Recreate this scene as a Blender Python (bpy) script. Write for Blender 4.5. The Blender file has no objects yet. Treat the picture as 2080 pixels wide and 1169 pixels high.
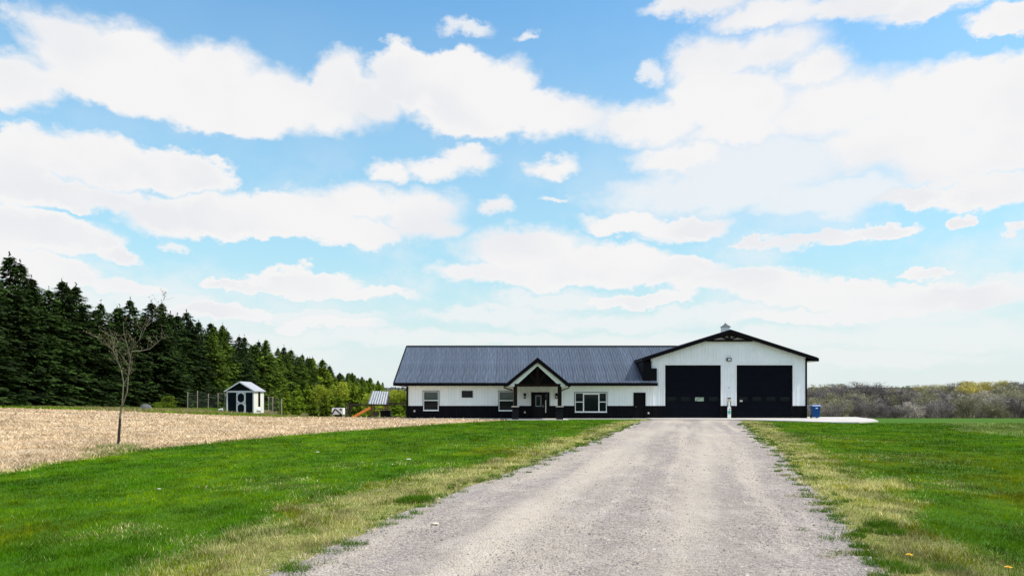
import bpy, math, random
import numpy as np
from mathutils import Vector

random.seed(7); RNG = np.random.default_rng(7)
scene = bpy.context.scene
COL = scene.collection
R = math.radians

# ------------------------------------------------------------------ camera
F = 1500.0; HOR = 805.0; CX = 1040.0; CAMZ = 1.83      # photograph pixels (2080 x 1169)
cam_d = bpy.data.cameras.new('camera'); cam = bpy.data.objects.new('camera', cam_d); COL.objects.link(cam)
cam.location = (0, 0, CAMZ); cam.rotation_euler = (R(90), 0, 0)
cam_d.sensor_width = 36; cam_d.lens = 36 * F / 2080; cam_d.shift_y = (HOR - 584.5) / 2080
cam_d.clip_end = 12000; cam_d.clip_start = 0.1
scene.camera = cam

# ------------------------------------------------------------------ light
SUN_EL = R(52); SUN_FRONT = R(9)          # sun off to the right, a little to this side of the facade
sd = Vector((math.cos(SUN_EL) * math.cos(SUN_FRONT), -math.cos(SUN_EL) * math.sin(SUN_FRONT), math.sin(SUN_EL)))
sl = bpy.data.lights.new('sun', 'SUN'); so = bpy.data.objects.new('sun', sl); COL.objects.link(so)
sl.energy = 2.6; sl.angle = R(0.5); sl.color = (1.0, 0.95, 0.86)
so.rotation_euler = sd.to_track_quat('Z', 'Y').to_euler(); so.location = (40, -10, 60)

scene.view_settings.view_transform = 'Standard'; scene.view_settings.look = 'None'
scene.view_settings.gamma = 1; scene.view_settings.exposure = 0.7
scene.view_settings.use_curve_mapping = False
scene.render.engine = 'CYCLES'
scene.cycles.max_bounces = 6; scene.cycles.diffuse_bounces = 3; scene.cycles.glossy_bounces = 3
scene.cycles.transparent_max_bounces = 8
scene.cycles.use_denoising = True

# ------------------------------------------------------------------ sky with clouds
world = bpy.data.worlds.new('World'); scene.world = world; world.use_nodes = True
wn = world.node_tree.nodes; wl = world.node_tree.links; wn.clear()
def N(t, **k):
    n = wn.new(t)
    for a, b in k.items(): setattr(n, a, b)
    return n
def wmath(op, a, b=None, c=None, clamp=False):
    n = N('ShaderNodeMath', operation=op, use_clamp=clamp)
    for i, v in enumerate((a, b, c)):
        if v is None: continue
        if isinstance(v, (int, float)): n.inputs[i].default_value = v
        else: wl.new(v, n.inputs[i])
    return n.outputs[0]
def wmix(f, a, b):
    n = N('ShaderNodeMix', data_type='RGBA')
    for i, v in ((0, f), (6, a), (7, b)):
        if isinstance(v, (int, float)): n.inputs[i].default_value = v
        elif isinstance(v, tuple): n.inputs[i].default_value = v
        else: wl.new(v, n.inputs[i])
    return n.outputs[2]
def wrange(v, a, b, c=0.0, d=1.0, smooth=True):
    n = N('ShaderNodeMapRange', interpolation_type='SMOOTHSTEP' if smooth else 'LINEAR')
    n.inputs[1].default_value = a; n.inputs[2].default_value = b; n.inputs[3].default_value = c; n.inputs[4].default_value = d
    wl.new(v, n.inputs[0]); return n.outputs[0]
tc = N('ShaderNodeTexCoord'); sep = N('ShaderNodeSeparateXYZ'); wl.new(tc.outputs['Generated'], sep.inputs[0])
az = wmath('ARCTAN2', sep.outputs[0], sep.outputs[1]); el = wmath('ARCSINE', sep.outputs[2])
comb = N('ShaderNodeCombineXYZ'); wl.new(az, comb.inputs[0]); wl.new(el, comb.inputs[1]); P0 = comb.outputs[0]
# crinkle the cloud outlines
mp = N('ShaderNodeVectorMath', operation='MULTIPLY'); wl.new(P0, mp.inputs[0]); mp.inputs[1].default_value = (1, 1.5, 1)
def wnoise(scale, detail, rough, off=(0, 0, 0)):
    a = N('ShaderNodeVectorMath', operation='ADD'); wl.new(mp.outputs[0], a.inputs[0]); a.inputs[1].default_value = off
    n = N('ShaderNodeTexNoise'); n.inputs['Scale'].default_value = scale; n.inputs['Detail'].default_value = detail
    n.inputs['Roughness'].default_value = rough; wl.new(a.outputs[0], n.inputs['Vector']); return n
nz = wnoise(11, 10, 0.62)
sub = N('ShaderNodeVectorMath', operation='SUBTRACT'); wl.new(nz.outputs['Color'], sub.inputs[0]); sub.inputs[1].default_value = (0.5, 0.5, 0.5)
ma = N('ShaderNodeVectorMath', operation='MULTIPLY_ADD'); wl.new(sub.outputs[0], ma.inputs[0]); ma.inputs[1].default_value = (0.085, 0.055, 0); wl.new(P0, ma.inputs[2])
nz2 = wnoise(46, 5, 0.6, (0.3, 0.9, 2.0))
sub2 = N('ShaderNodeVectorMath', operation='SUBTRACT'); wl.new(nz2.outputs['Color'], sub2.inputs[0]); sub2.inputs[1].default_value = (0.5, 0.5, 0.5)
ma2 = N('ShaderNodeVectorMath', operation='MULTIPLY_ADD'); wl.new(sub2.outputs[0], ma2.inputs[0]); ma2.inputs[1].default_value = (0.024, 0.022, 0); wl.new(ma.outputs[0], ma2.inputs[2])
flat = N('ShaderNodeVectorMath', operation='MULTIPLY'); wl.new(ma2.outputs[0], flat.inputs[0]); flat.inputs[1].default_value = (1, 1, 0)
PW = flat.outputs[0]
def blob_chain(blobs, src):
    acc = None
    for (px, py, rx, ry) in blobs:
        u = (px - CX) / F; v = (HOR - py) / F
        a = math.atan(u); ca = math.cos(a); e = math.atan(v * ca)
        ra = 1.15 * rx / F * ca * ca; re = 1.15 * ry / F * ca * math.cos(e) ** 2
        m = N('ShaderNodeVectorMath', operation='MULTIPLY_ADD'); wl.new(src, m.inputs[0])
        m.inputs[1].default_value = (1 / ra, 1 / re, 0); m.inputs[2].default_value = (-a / ra, -e / re, 0)
        l = N('ShaderNodeVectorMath', operation='LENGTH'); wl.new(m.outputs[0], l.inputs[0])
        acc = l.outputs['Value'] if acc is None else wmath('SMOOTH_MIN', acc, l.outputs['Value'], 0.12)
    return acc
SOLID = [(752,205,70,52),(1095,240,90,50),(1350,250,80,55),(350,160,120,60),(1380,320,130,40),(150,112,120,82),(20,160,110,62),(270,130,115,80),(440,150,105,75),(555,205,115,62),(690,172,60,68),(640,228,150,52),
 (200,180,220,42),(820,165,75,68),(930,180,120,70),(1035,180,62,62),(980,232,140,48),(1150,242,110,48),(1285,252,110,48),(480,235,150,46),
 (1420,8,130,26),(1560,25,130,34),(1720,18,160,38),(1900,12,150,30),(2050,32,90,26),(2200,10,120,40),
 (1450,122,100,60),(1570,108,110,55),(1425,190,80,62),(1650,150,90,50),(1500,220,150,80),(1700,220,180,80),(1900,205,200,78),(2050,205,160,82),
 (1800,290,230,75),(1960,320,210,70),(2010,395,120,34),(1830,408,90,24),(1500,268,140,45),
 (90,305,80,48),(200,330,140,52),(330,345,100,38),(415,352,58,34),(20,355,120,58),(150,392,200,26),
 (720,412,150,46),(600,432,180,48),(450,432,140,42),(850,420,105,46),(320,432,90,40),(640,462,280,28),(880,456,70,28),
 (790,345,46,26),(880,340,90,26),(950,326,62,32),
 (100,468,140,40),(20,460,100,44),(180,482,70,26),(238,511,42,18),(60,545,150,36),(200,572,130,22),(440,634,120,18),
 (620,572,120,26),(720,590,150,13),(510,582,90,13),
 (1120,338,62,20),(1005,424,34,20),(1260,450,90,24),(1390,458,110,28),
 (1540,493,60,11),(1660,486,110,17),(1780,479,70,15),(1960,450,24,12),(2075,470,32,9),(1890,549,54,11),
 (1060,500,150,36),(1200,530,150,38),(1350,548,140,28),(1500,572,160,28),(1640,592,160,26),(980,545,100,22),(1810,600,150,26),(1960,598,170,34),(1080,560,130,26),
 (1300,606,110,14),(1680,640,200,16),(690,660,120,14)]
THIN = [(1550,335,250,75),(1450,390,260,55),(1700,400,200,50),(945,56,60,20),(330,605,150,22),(80,610,220,45),(1250,655,260,24),(1900,680,280,42),
 (800,690,220,22),(1120,610,160,26),(1600,690,300,30),(360,495,32,12),(1130,402,40,6),(560,690,200,25),(1330,150,30,30),(1075,75,26,12),(1470,640,240,26),(1000,640,200,22),(150,650,260,30),(640,640,180,16),(1250,700,300,24),(1800,640,260,26),(1750,730,320,26),(520,720,240,20),(1000,690,220,18),(2050,560,120,22),(1350,480,60,12)]
ds = blob_chain(SOLID, PW)
dt = blob_chain(THIN, PW)
fs = wmath('ADD', wmath('SUBTRACT', 1.0, ds), wmath('MULTIPLY', wmath('SUBTRACT', nz.outputs['Fac'], 0.5), 0.5))
ft = wmath('ADD', wmath('SUBTRACT', 1.0, dt), wmath('MULTIPLY', wmath('SUBTRACT', nz.outputs['Fac'], 0.5), 0.9))
nsoft = wnoise(4.0, 3, 0.5, (5.2, 0.7, 3.3))
soft = wrange(nsoft.outputs['Fac'], 0.40, 0.60, 0.16, 0.62)
a_s = wmath('DIVIDE', wmath('ADD', fs, 0.07), wmath('ADD', soft, 0.07), clamp=True)
a_s = wmath('MULTIPLY', wmath('MULTIPLY', a_s, a_s), wmath('SUBTRACT', 3.0, wmath('MULTIPLY', a_s, 2.0))); a_t = wrange(ft, -0.1, 0.6, 0.0, 0.82)
# the same kind of cloud field goes on all round, outside the part of the sky in view
ng = wnoise(3.2, 9, 0.55, (3.1, 7.7, 1.3))
gen = wrange(ng.outputs['Fac'], 0.46, 0.56)
absaz = wmath('ABSOLUTE', az)
outside = wmath('MAXIMUM', wrange(absaz, 0.60, 0.72), wrange(el, 0.50, 0.60))
a_g = wmath('MULTIPLY', gen, outside)
nveil = wnoise(6.0, 7, 0.6, (8.1, 3.7, 2.9))
veil = wmath('MULTIPLY', wrange(nveil.outputs['Fac'], 0.44, 0.66, 0.0, 0.62), wrange(el, 0.10, 0.38, 1.0, 0.04))
alpha = wmath('MAXIMUM', wmath('MAXIMUM', a_s, a_t), wmath('MAXIMUM', a_g, veil))
# clear sky
sky = N('ShaderNodeTexSky', sky_type='NISHITA'); sky.sun_disc = False
sky.sun_elevation = SUN_EL; sky.sun_rotation = math.atan2(sd.x, sd.y); sky.altitude = 200; sky.air_density = 1.0; sky.dust_density = 0.6; sky.ozone_density = 1.6
SKY_MUL = 0.15; EXPO = 2 ** -0.7
hs = N('ShaderNodeHueSaturation'); hs.inputs['Saturation'].default_value = 1.0; hs.inputs['Value'].default_value = 1.0
wl.new(sky.outputs[0], hs.inputs['Color'])
# shading inside the clouds
nsd = wnoise(5, 4, 0.5, (1.7, 2.2, 0.4))
sh = wmath('MULTIPLY', wrange(nsd.outputs['Fac'], 0.42, 0.64), wrange(fs, 0.15, 0.6))
CW = 0.92 * EXPO / SKY_MUL
cl = wmix(sh, (CW, CW * 0.995, CW * 1.0, 1), (CW * 0.91, CW * 0.92, CW * 0.955, 1))
tintn = N('ShaderNodeVectorMath', operation='MULTIPLY'); wl.new(hs.outputs[0], tintn.inputs[0]); tintn.inputs[1].default_value = (0.62, 0.94, 0.98)
lowair = wrange(el, 0.02, 0.50, 0.85, 0.0, smooth=False)
clear = wmix(lowair, tintn.outputs[0], (0.52 * EXPO / SKY_MUL, 0.72 * EXPO / SKY_MUL, 0.68 * EXPO / SKY_MUL, 1))
skyc = wmix(alpha, clear, cl)
# milky air low down
hz = wrange(el, 0.0, 0.20, 0.88, 0.0)
hz2 = wmath('MULTIPLY', hz, wmath('SUBTRACT', 1.0, wmath('MULTIPLY', alpha, 0.6)))
skyc = wmix(hz2, skyc, (0.80 * EXPO / SKY_MUL, 0.855 * EXPO / SKY_MUL, 0.86 * EXPO / SKY_MUL, 1))
bg = N('ShaderNodeBackground'); bg.inputs[1].default_value = SKY_MUL; wl.new(skyc, bg.inputs[0])
wo = N('ShaderNodeOutputWorld'); wl.new(bg.outputs[0], wo.inputs[0])

# ------------------------------------------------------------------ helpers
def sstep(a, b, v):
    t = np.clip((v - a) / (b - a), 0, 1); return t * t * (3 - 2 * t)
def vnoise(x, y, seed=0):
    x = np.asarray(x, float); y = np.asarray(y, float)
    xi = np.floor(x).astype(np.int64); yi = np.floor(y).astype(np.int64); fx = x - xi; fy = y - yi
    fx = fx * fx * (3 - 2 * fx); fy = fy * fy * (3 - 2 * fy)
    def h(a, b):
        n = (a * 374761393 + b * 668265263 + seed * 1442695041) & 0x7fffffff
        n = ((n ^ (n >> 13)) * 1274126177) & 0x7fffffff
        n = (n ^ (n >> 16)) & 0xffff
        return n / 65535.0
    return (h(xi, yi) * (1 - fx) + h(xi + 1, yi) * fx) * (1 - fy) + (h(xi, yi + 1) * (1 - fx) + h(xi + 1, yi + 1) * fx) * fy
def fbm(x, y, seed=0, oct=4):
    s = 0; a = 0.5; t = 0
    for i in range(oct):
        s = s + a * vnoise(np.asarray(x) * 2 ** i, np.asarray(y) * 2 ** i, seed + i * 17); t += a; a *= 0.5
    return s / t
def terrain(x, y):
    x = np.asarray(x, float); y = np.asarray(y, float)
    rise = 0.95 * sstep(-18, -52, x) * sstep(28, 68, y)
    slope = 0.045 + (0.02 - 0.045) * sstep(-18, -46, x)
    d = y - 64.0
    soft = np.where(d < -4, 0, np.where(d < 4, (d + 4) ** 2 / 16, d))
    drop = np.minimum(slope * soft, 6.2)
    hill = 9 * sstep(300, 640, y) + 12 * sstep(700, 1500, y) * (0.75 + 0.5 * fbm(x / 420, y / 600, 5))
    hump = -hill * 0
    return rise - drop + hill + hump
def gz(x, y): return float(terrain(x, y))
def at(px, py, Y):                       # the point seen at a pixel, at depth Y
    return Vector(((px - CX) / F * Y, Y, CAMZ + (HOR - py) / F * Y))
def hit(px, py):                         # where a pixel's line meets the ground
    Y = 3.0
    while Y < 400:
        p = at(px, py, Y)
        if p.z <= gz(p.x, p.y): break
        Y += 0.05
    return p

MATS = {}
def material(name, col, rough=0.7, var=0.12, scale=6.0, col2=None, bump=0.0, metal=0.0, spec=0.5, objrand=0.0, attr=None, stretch=(1, 1, 1), detail=4, transl=0.0):
    m = bpy.data.materials.new(name); m.use_nodes = True; nt = m.node_tree; n = nt.nodes; l = nt.links
    b = n['Principled BSDF']; b.inputs['Roughness'].default_value = rough; b.inputs['Metallic'].default_value = metal
    b.inputs['Specular IOR Level'].default_value = spec
    t = n.new('ShaderNodeTexCoord'); mapn = n.new('ShaderNodeMapping'); mapn.inputs['Scale'].default_value = stretch
    l.new(t.outputs['Object'], mapn.inputs[0])
    nz = n.new('ShaderNodeTexNoise'); nz.inputs['Scale'].default_value = scale; nz.inputs['Detail'].default_value = detail; l.new(mapn.outputs[0], nz.inputs['Vector'])
    mx = n.new('ShaderNodeMix'); mx.data_type = 'RGBA'
    c = tuple(col) + (1,)
    if attr:
        at_ = n.new('ShaderNodeAttribute'); at_.attribute_name = attr
        mul = n.new('ShaderNodeMix'); mul.data_type = 'RGBA'; mul.blend_type = 'MULTIPLY'; mul.inputs[0].default_value = 1
        l.new(at_.outputs['Color'], mul.inputs[6]); mul.inputs[7].default_value = c; base = mul.outputs[2]
        ramp = n.new('ShaderNodeMapRange'); ramp.inputs[1].default_value = 0.3; ramp.inputs[2].default_value = 0.7; ramp.inputs[3].default_value = 1 - var; ramp.inputs[4].default_value = 1 + var
        l.new(nz.outputs['Fac'], ramp.inputs[0])
        v = n.new('ShaderNodeVectorMath'); v.operation = 'SCALE'; l.new(base, v.inputs[0]); l.new(ramp.outputs[0], v.inputs['Scale']); outc = v.outputs[0]
    else:
        ramp = n.new('ShaderNodeMapRange'); ramp.inputs[1].default_value = 0.3; ramp.inputs[2].default_value = 0.7; l.new(nz.outputs['Fac'], ramp.inputs[0])
        l.new(ramp.outputs[0], mx.inputs[0])
        if col2 is None:
            mx.inputs[6].default_value = tuple(x * (1 - var) for x in col) + (1,); mx.inputs[7].default_value = tuple(min(1, x * (1 + var)) for x in col) + (1,)
        else:
            mx.inputs[6].default_value = c; mx.inputs[7].default_value = tuple(col2) + (1,)
        outc = mx.outputs[2]
    if objrand:
        oi = n.new('ShaderNodeObjectInfo'); mr = n.new('ShaderNodeMapRange'); mr.inputs[3].default_value = 1 - objrand; mr.inputs[4].default_value = 1 + objrand
        l.new(oi.outputs['Random'], mr.inputs[0]); v = n.new('ShaderNodeVectorMath'); v.operation = 'SCALE'
        l.new(outc, v.inputs[0]); l.new(mr.outputs[0], v.inputs['Scale']); outc = v.outputs[0]
    l.new(outc, b.inputs['Base Color'])
    if bump:
        bp = n.new('ShaderNodeBump'); bp.inputs['Strength'].default_value = bump; bp.inputs['Distance'].default_value = 0.02
        l.new(nz.outputs['Fac'], bp.inputs['Height']); l.new(bp.outputs[0], b.inputs['Normal'])
    if transl:
        tr = n.new('ShaderNodeBsdfTranslucent'); l.new(outc, tr.inputs[0]); ms = n.new('ShaderNodeMixShader'); ms.inputs[0].default_value = transl
        l.new(b.outputs[0], ms.inputs[1]); l.new(tr.outputs[0], ms.inputs[2]); l.new(ms.outputs[0], n['Material Output'].inputs[0])
    MATS[name] = m; return m
material('white_steel', (0.84, 0.86, 0.89), 0.45, 0.04, 1.2, objrand=0.02)
material('black_steel', (0.005, 0.005, 0.007), 0.5, 0.2, 2, spec=0.06)
material('black_trim', (0.005, 0.004, 0.006), 0.5, 0.2, 3, spec=0.06)
material('roof_steel', (0.078, 0.096, 0.132), 0.45, 0.42, 1.8, objrand=0.14, stretch=(9, 0.35, 1), spec=0.4)
material('grey_roof', (0.40, 0.40, 0.43), 0.7, 0.2, 7, spec=0.2)
material('white_trim', (0.82, 0.82, 0.82), 0.5, 0.04, 4)
material('white_vinyl', (0.82, 0.84, 0.84), 0.4, 0.03, 4)
material('glass', (0.005, 0.007, 0.012), 0.04, 0.2, 1.0, spec=0.22)
material('glass_blind', (0.035, 0.055, 0.058), 0.06, 0.25, 2.0, spec=0.6, stretch=(1, 1, 8))
material('glass_painted_daylight', (0.30, 0.38, 0.30), 0.1, 0.6, 5, spec=0.5)  # pale green painted in for daylight showing through one door pane
material('door_navy', (0.003, 0.004, 0.008), 0.5, 0.15, 1.5, spec=0.05)
material('brown_timber', (0.014, 0.008, 0.006), 0.8, 0.35, 8, spec=0.08, stretch=(1, 1, 6))
material('dark_board', (0.008, 0.007, 0.008), 0.7, 0.3, 8, spec=0.15)
material('stone_dark', (0.009, 0.009, 0.012), 0.85, 0.5, 9, bump=0.3, spec=0.15)
material('stone_cap', (0.50, 0.44, 0.40), 0.8, 0.12, 9)
material('concrete', (0.56, 0.52, 0.48), 0.85, 0.10, 1.3, bump=0.1)
material('tan_paint', (0.55, 0.45, 0.28), 0.6, 0.1, 6)
material('teal_paint', (0.10, 0.42, 0.34), 0.6, 0.1, 6)
material('blue_plastic', (0.003, 0.055, 0.20), 0.5, 0.12, 6, spec=0.15)
material('bin_lid', (0.22, 0.30, 0.55), 0.5, 0.08, 6)
material('black_rubber', (0.012, 0.012, 0.012), 0.7, 0.2, 6)
material('label_white', (0.75, 0.75, 0.75), 0.6, 0.05, 6)
material('shed_dark', (0.005, 0.010, 0.013), 0.6, 0.25, 5, spec=0.08, stretch=(8, 8, 1))
material('shed_trim', (0.74, 0.78, 0.80), 0.6, 0.06, 5)
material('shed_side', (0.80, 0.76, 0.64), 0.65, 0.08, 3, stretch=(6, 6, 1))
material('shed_ornament', (0.12, 0.22, 0.20), 0.6, 0.2, 5)
material('old_wood', (0.40, 0.35, 0.25), 0.85, 0.3, 9, stretch=(3, 3, 0.6))
material('wire', (0.16, 0.18, 0.17), 0.5, 0.1, 5, metal=0.4)
material('play_wood', (0.022, 0.014, 0.010), 0.7, 0.4, 7)
material('play_post', (0.10, 0.04, 0.022), 0.7, 0.3, 7)
material('galvanised', (0.26, 0.28, 0.31), 0.5, 0.35, 3, metal=0.2, stretch=(5, 1, 1))
material('orange_plastic', (0.72, 0.22, 0.03), 0.45, 0.12, 5)
material('bark', (0.045, 0.035, 0.028), 0.9, 0.35, 12, stretch=(1, 1, 0.3))
material('bark_grey', (0.15, 0.135, 0.115), 0.9, 0.25, 4, objrand=0.2)
material('sapling_bark', (0.13, 0.12, 0.075), 0.85, 0.3, 14)
material('guard_dark', (0.02, 0.013, 0.012), 0.7, 0.25, 10)
material('bud', (0.13, 0.10, 0.045), 0.8, 0.3, 8)
material('rock', (0.11, 0.11, 0.11), 0.9, 0.25, 5, bump=0.4)
material('pale_stone', (0.66, 0.62, 0.48), 0.8, 0.12, 20)
material('yellow_petal', (0.80, 0.50, 0.01), 0.6, 0.1, 30)
material('green_stem', (0.06, 0.14, 0.02), 0.7, 0.2, 30)
material('spruce_dark', (0.024, 0.046, 0.008), 0.85, 0.45, 1.6, objrand=0.3, attr='tint', transl=0.15, spec=0.2)
material('spruce_mid', (0.075, 0.120, 0.012), 0.85, 0.45, 1.6, objrand=0.3, attr='tint', transl=0.15, spec=0.2)
material('cedar_green', (0.150, 0.215, 0.014), 0.85, 0.45, 1.4, objrand=0.3, attr='tint', transl=0.2, spec=0.2)
material('young_leaf', (0.33, 0.38, 0.03), 0.75, 0.3, 1.2, objrand=0.22, attr='tint', transl=0.3, spec=0.2)
material('twig_grey', (0.22, 0.19, 0.18), 0.9, 0.25, 0.5, objrand=0.4, attr='tint', spec=0.1)
material('twig_pale', (0.48, 0.43, 0.36), 0.9, 0.25, 0.5, objrand=0.2, attr='tint', spec=0.1)
material('twig_green', (0.33, 0.31, 0.19), 0.9, 0.25, 0.5, objrand=0.25, attr='tint', spec=0.1)
material('twig_gold', (0.56, 0.48, 0.12), 0.9, 0.25, 0.5, objrand=0.2, attr='tint', spec=0.1)
material('far_wood_mat', (0.20, 0.20, 0.20), 0.95, 0.35, 0.05, attr='tint', spec=0.1)
material('grass_blade', (1, 1, 1), 0.75, 0.12, 0.8, attr='tint', transl=0.25, spec=0.04)
material('straw', (1, 1, 1), 0.85, 0.12, 0.8, attr='tint', transl=0.1, spec=0.1)
material('pebble', (1, 1, 1), 0.85, 0.1, 8, attr='tint', spec=0.3)

class MB:
    def __init__(s): s.v = []; s.f = []
    def add(s, vs, fs):
        o = len(s.v); s.v += [tuple(v) for v in vs]; s.f += [tuple(i + o for i in f) for f in fs]; return s
    def box(s, x0, x1, y0, y1, z0, z1):
        return s.add([(x0,y0,z0),(x1,y0,z0),(x1,y1,z0),(x0,y1,z0),(x0,y0,z1),(x1,y0,z1),(x1,y1,z1),(x0,y1,z1)],
                     [(0,3,2,1),(4,5,6,7),(0,1,5,4),(1,2,6,5),(2,3,7,6),(3,0,4,7)])
    def prism(s, pts, axis, a, b):      # outline extruded along an axis: axis 'y' -> pts are (x,z); 'x' -> (y,z); 'z' -> (x,y)
        def mk(p, t): return {'y': (p[0], t, p[1]), 'x': (t, p[0], p[1]), 'z': (p[0], p[1], t)}[axis]
        n = len(pts); vs = [mk(p, a) for p in pts] + [mk(p, b) for p in pts]
        fs = [tuple(range(n)), tuple(range(2 * n - 1, n - 1, -1))] + [(i, i + n, (i + 1) % n + n, (i + 1) % n) for i in range(n)]
        return s.add(vs, fs)
    def beam(s, p, q, w, d, up=(0, 1, 0)):   # rectangular bar from p to q
        p = Vector(p); q = Vector(q); ax = (q - p).normalized(); u = Vector(up); u = (u - ax * u.dot(ax)).normalized(); r = ax.cross(u)
        vs = []
        for c in (p, q):
            for a, b in ((-1, -1), (1, -1), (1, 1), (-1, 1)): vs.append(c + r * a * w / 2 + u * b * d / 2)
        return s.add(vs, [(0,1,2,3),(7,6,5,4),(0,4,5,1),(1,5,6,2),(2,6,7,3),(3,7,4,0)])
    def tube(s, pts, rad, n=6):
        pts = [Vector(p) for p in pts]; rad = rad if hasattr(rad, '__len__') else [rad] * len(pts); rings = []
        o = len(s.v)
        for i, p in enumerate(pts):
            t = (pts[min(i + 1, len(pts) - 1)] - pts[max(i - 1, 0)]).normalized()
            u = t.cross(Vector((0.31, 0.9, 0.2))).normalized(); w = t.cross(u)
            for k in range(n):
                a = 2 * math.pi * k / n; s.v.append(tuple(p + (u * math.cos(a) + w * math.sin(a)) * rad[i]))
        for i in range(len(pts) - 1):
            for k in range(n):
                a = o + i * n + k; b = o + i * n + (k + 1) % n; s.f.append((a, b, b + n, a + n))
        s.f.append(tuple(o + k for k in range(n))[::-1]); s.f.append(tuple(o + (len(pts) - 1) * n + k for k in range(n)))
        return s
    def mesh(s, name, org=(0, 0, 0)):
        m = bpy.data.meshes.new(name); m.from_pydata([(a - org[0], b - org[1], c - org[2]) for a, b, c in s.v], [], s.f); m.update(); return m
    def build(s, name, mat, parent=None, org=None, recalc=True):
        org = org if org is not None else (ORG.get(parent.name, (0, 0, 0)) if parent else (0, 0, 0))
        m = s.mesh(name, org)
        if recalc:
            import bmesh
            b = bmesh.new(); b.from_mesh(m); bmesh.ops.recalc_face_normals(b, faces=b.faces); b.to_mesh(m); b.free()
        m.materials.append(MATS[mat]); o = bpy.data.objects.new(name, m); COL.objects.link(o)
        if parent:
            o.parent = parent; ORG[o.name] = org
        else:
            o.location = org
        return o
ORG = {}
def empty(name, loc, label, cat, group=None):
    o = bpy.data.objects.new(name, None); COL.objects.link(o); o.location = loc; o.empty_display_size = 0.3
    ORG[o.name] = tuple(loc); tag(o, label, cat, group); return o
def tag(o, label=None, cat=None, group=None, kind=None):
    if label: o['label'] = label
    if cat: o['category'] = cat
    if group: o['group'] = group
    if kind: o['kind'] = kind
    return o
def mesh_np(name, V, Fc, k, tint=None):    # fast mesh: V (n,3), Fc (m,k)
    m = bpy.data.meshes.new(name); V = np.asarray(V, np.float32); Fc = np.asarray(Fc, np.int32)
    m.vertices.add(len(V)); m.vertices.foreach_set('co', V.ravel())
    m.loops.add(Fc.size); m.loops.foreach_set('vertex_index', Fc.ravel())
    m.polygons.add(len(Fc)); m.polygons.foreach_set('loop_start', np.arange(0, Fc.size, k, dtype=np.int32)); m.polygons.foreach_set('loop_total', np.full(len(Fc), k, np.int32))
    m.update(calc_edges=True)
    if tint is not None:
        a = m.color_attributes.new('tint', 'FLOAT_COLOR', 'POINT'); c = np.ones((len(V), 4), np.float32); c[:, :3] = tint; a.data.foreach_set('color', c.ravel())
    return m
def link_mesh(name, m, mat, parent=None, loc=(0, 0, 0)):
    if mat and not m.materials: m.materials.append(MATS[mat])
    o = bpy.data.objects.new(name, m); COL.objects.link(o); o.location = loc
    if parent: o.parent = parent
    return o

# ------------------------------------------------------------------ the ground
DRIVE_Y = np.array([-25, 0, 7.54, 8.83, 13.07, 18.3, 21.3, 28.9, 39.2, 54.9, 58.5])
DRIVE_L = np.array([-10.5, -4.4, -2.55, -2.25, -1.32, 0.1, 0.85, 2.85, 5.5, 9.5, 11.2])
DRIVE_R = np.array([-5.0, 1.7, 3.75, 4.2, 5.5, 7.0, 8.0, 10.0, 12.8, 17.0, 18.4])
def drive_lr(y): return np.interp(y, DRIVE_Y, DRIVE_L), np.interp(y, DRIVE_Y, DRIVE_R)
def edge_wob(y, s): return 0.30 * (fbm(y * 0.9, y * 0 + s, 31 + s, 4) - 0.5) * 2 * 0.6
def field_edge(y):                       # right-hand edge of the stubble field
    return np.interp(y, [-60, 0, 18.3, 25, 34.3, 43.6, 50, 55.5, 57.5], [-15.5, -13.2, -12.7, -13.2, -11.0, -7.5, -4.6, -1.6, 0.0]) + 0.5 * (fbm(y * 0.5, y * 0, 77, 3) - 0.5)
def drive_dist(x, y):                    # distance outside the drive (negative inside)
    l, r = drive_lr(y); l = l + edge_wob(y, 1); r = r + edge_wob(y, 2)
    return np.maximum(l - x, x - r), np.where(x < (l + r) / 2, -1, 1)
def dryness(x, y):
    d, side = drive_dist(x, y)
    n = fbm(x * 0.55, y * 0.40, 3, 4); n2 = fbm(x * 2.2, y * 1.6, 9, 3)
    w = np.where(side < 0, 1.6, 1.5) * (0.55 + 0.9 * fbm(y * 0.28, y * 0 + 4 * side, 12, 3))
    band = (1 - sstep(0.40 * w, 1.40 * w, d)) * (0.55 + 0.75 * fbm(x * 1.1 + 3, y * 0.8, 15, 3))
    mott = 0.26 * sstep(0.48, 0.75, n) * (1 - sstep(2.5, 7.5, d)) * (1 - 0.5 * sstep(24, 40, y))
    dd = np.clip(band * (0.35 + 0.95 * n2) + mott, 0, 1)
    fe = field_edge(y); dd = np.maximum(dd, 0.75 * (1 - sstep(0.0, 0.9, x - fe)) * (x > fe - 1) * (y < 57))
    return dd
def rough_zone(x, y):
    n = fbm(x * 0.35, y * 0.2, 40, 3)
    return (0.25 + 0.75 * sstep(0.32, 0.6, n)) * sstep(0.0, 2.2, x - (19.5 + (y - 27.5) * 0.324) + 3 * (n - .5)) * sstep(24, 30, y) * (1 - sstep(47, 54, y))

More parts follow.
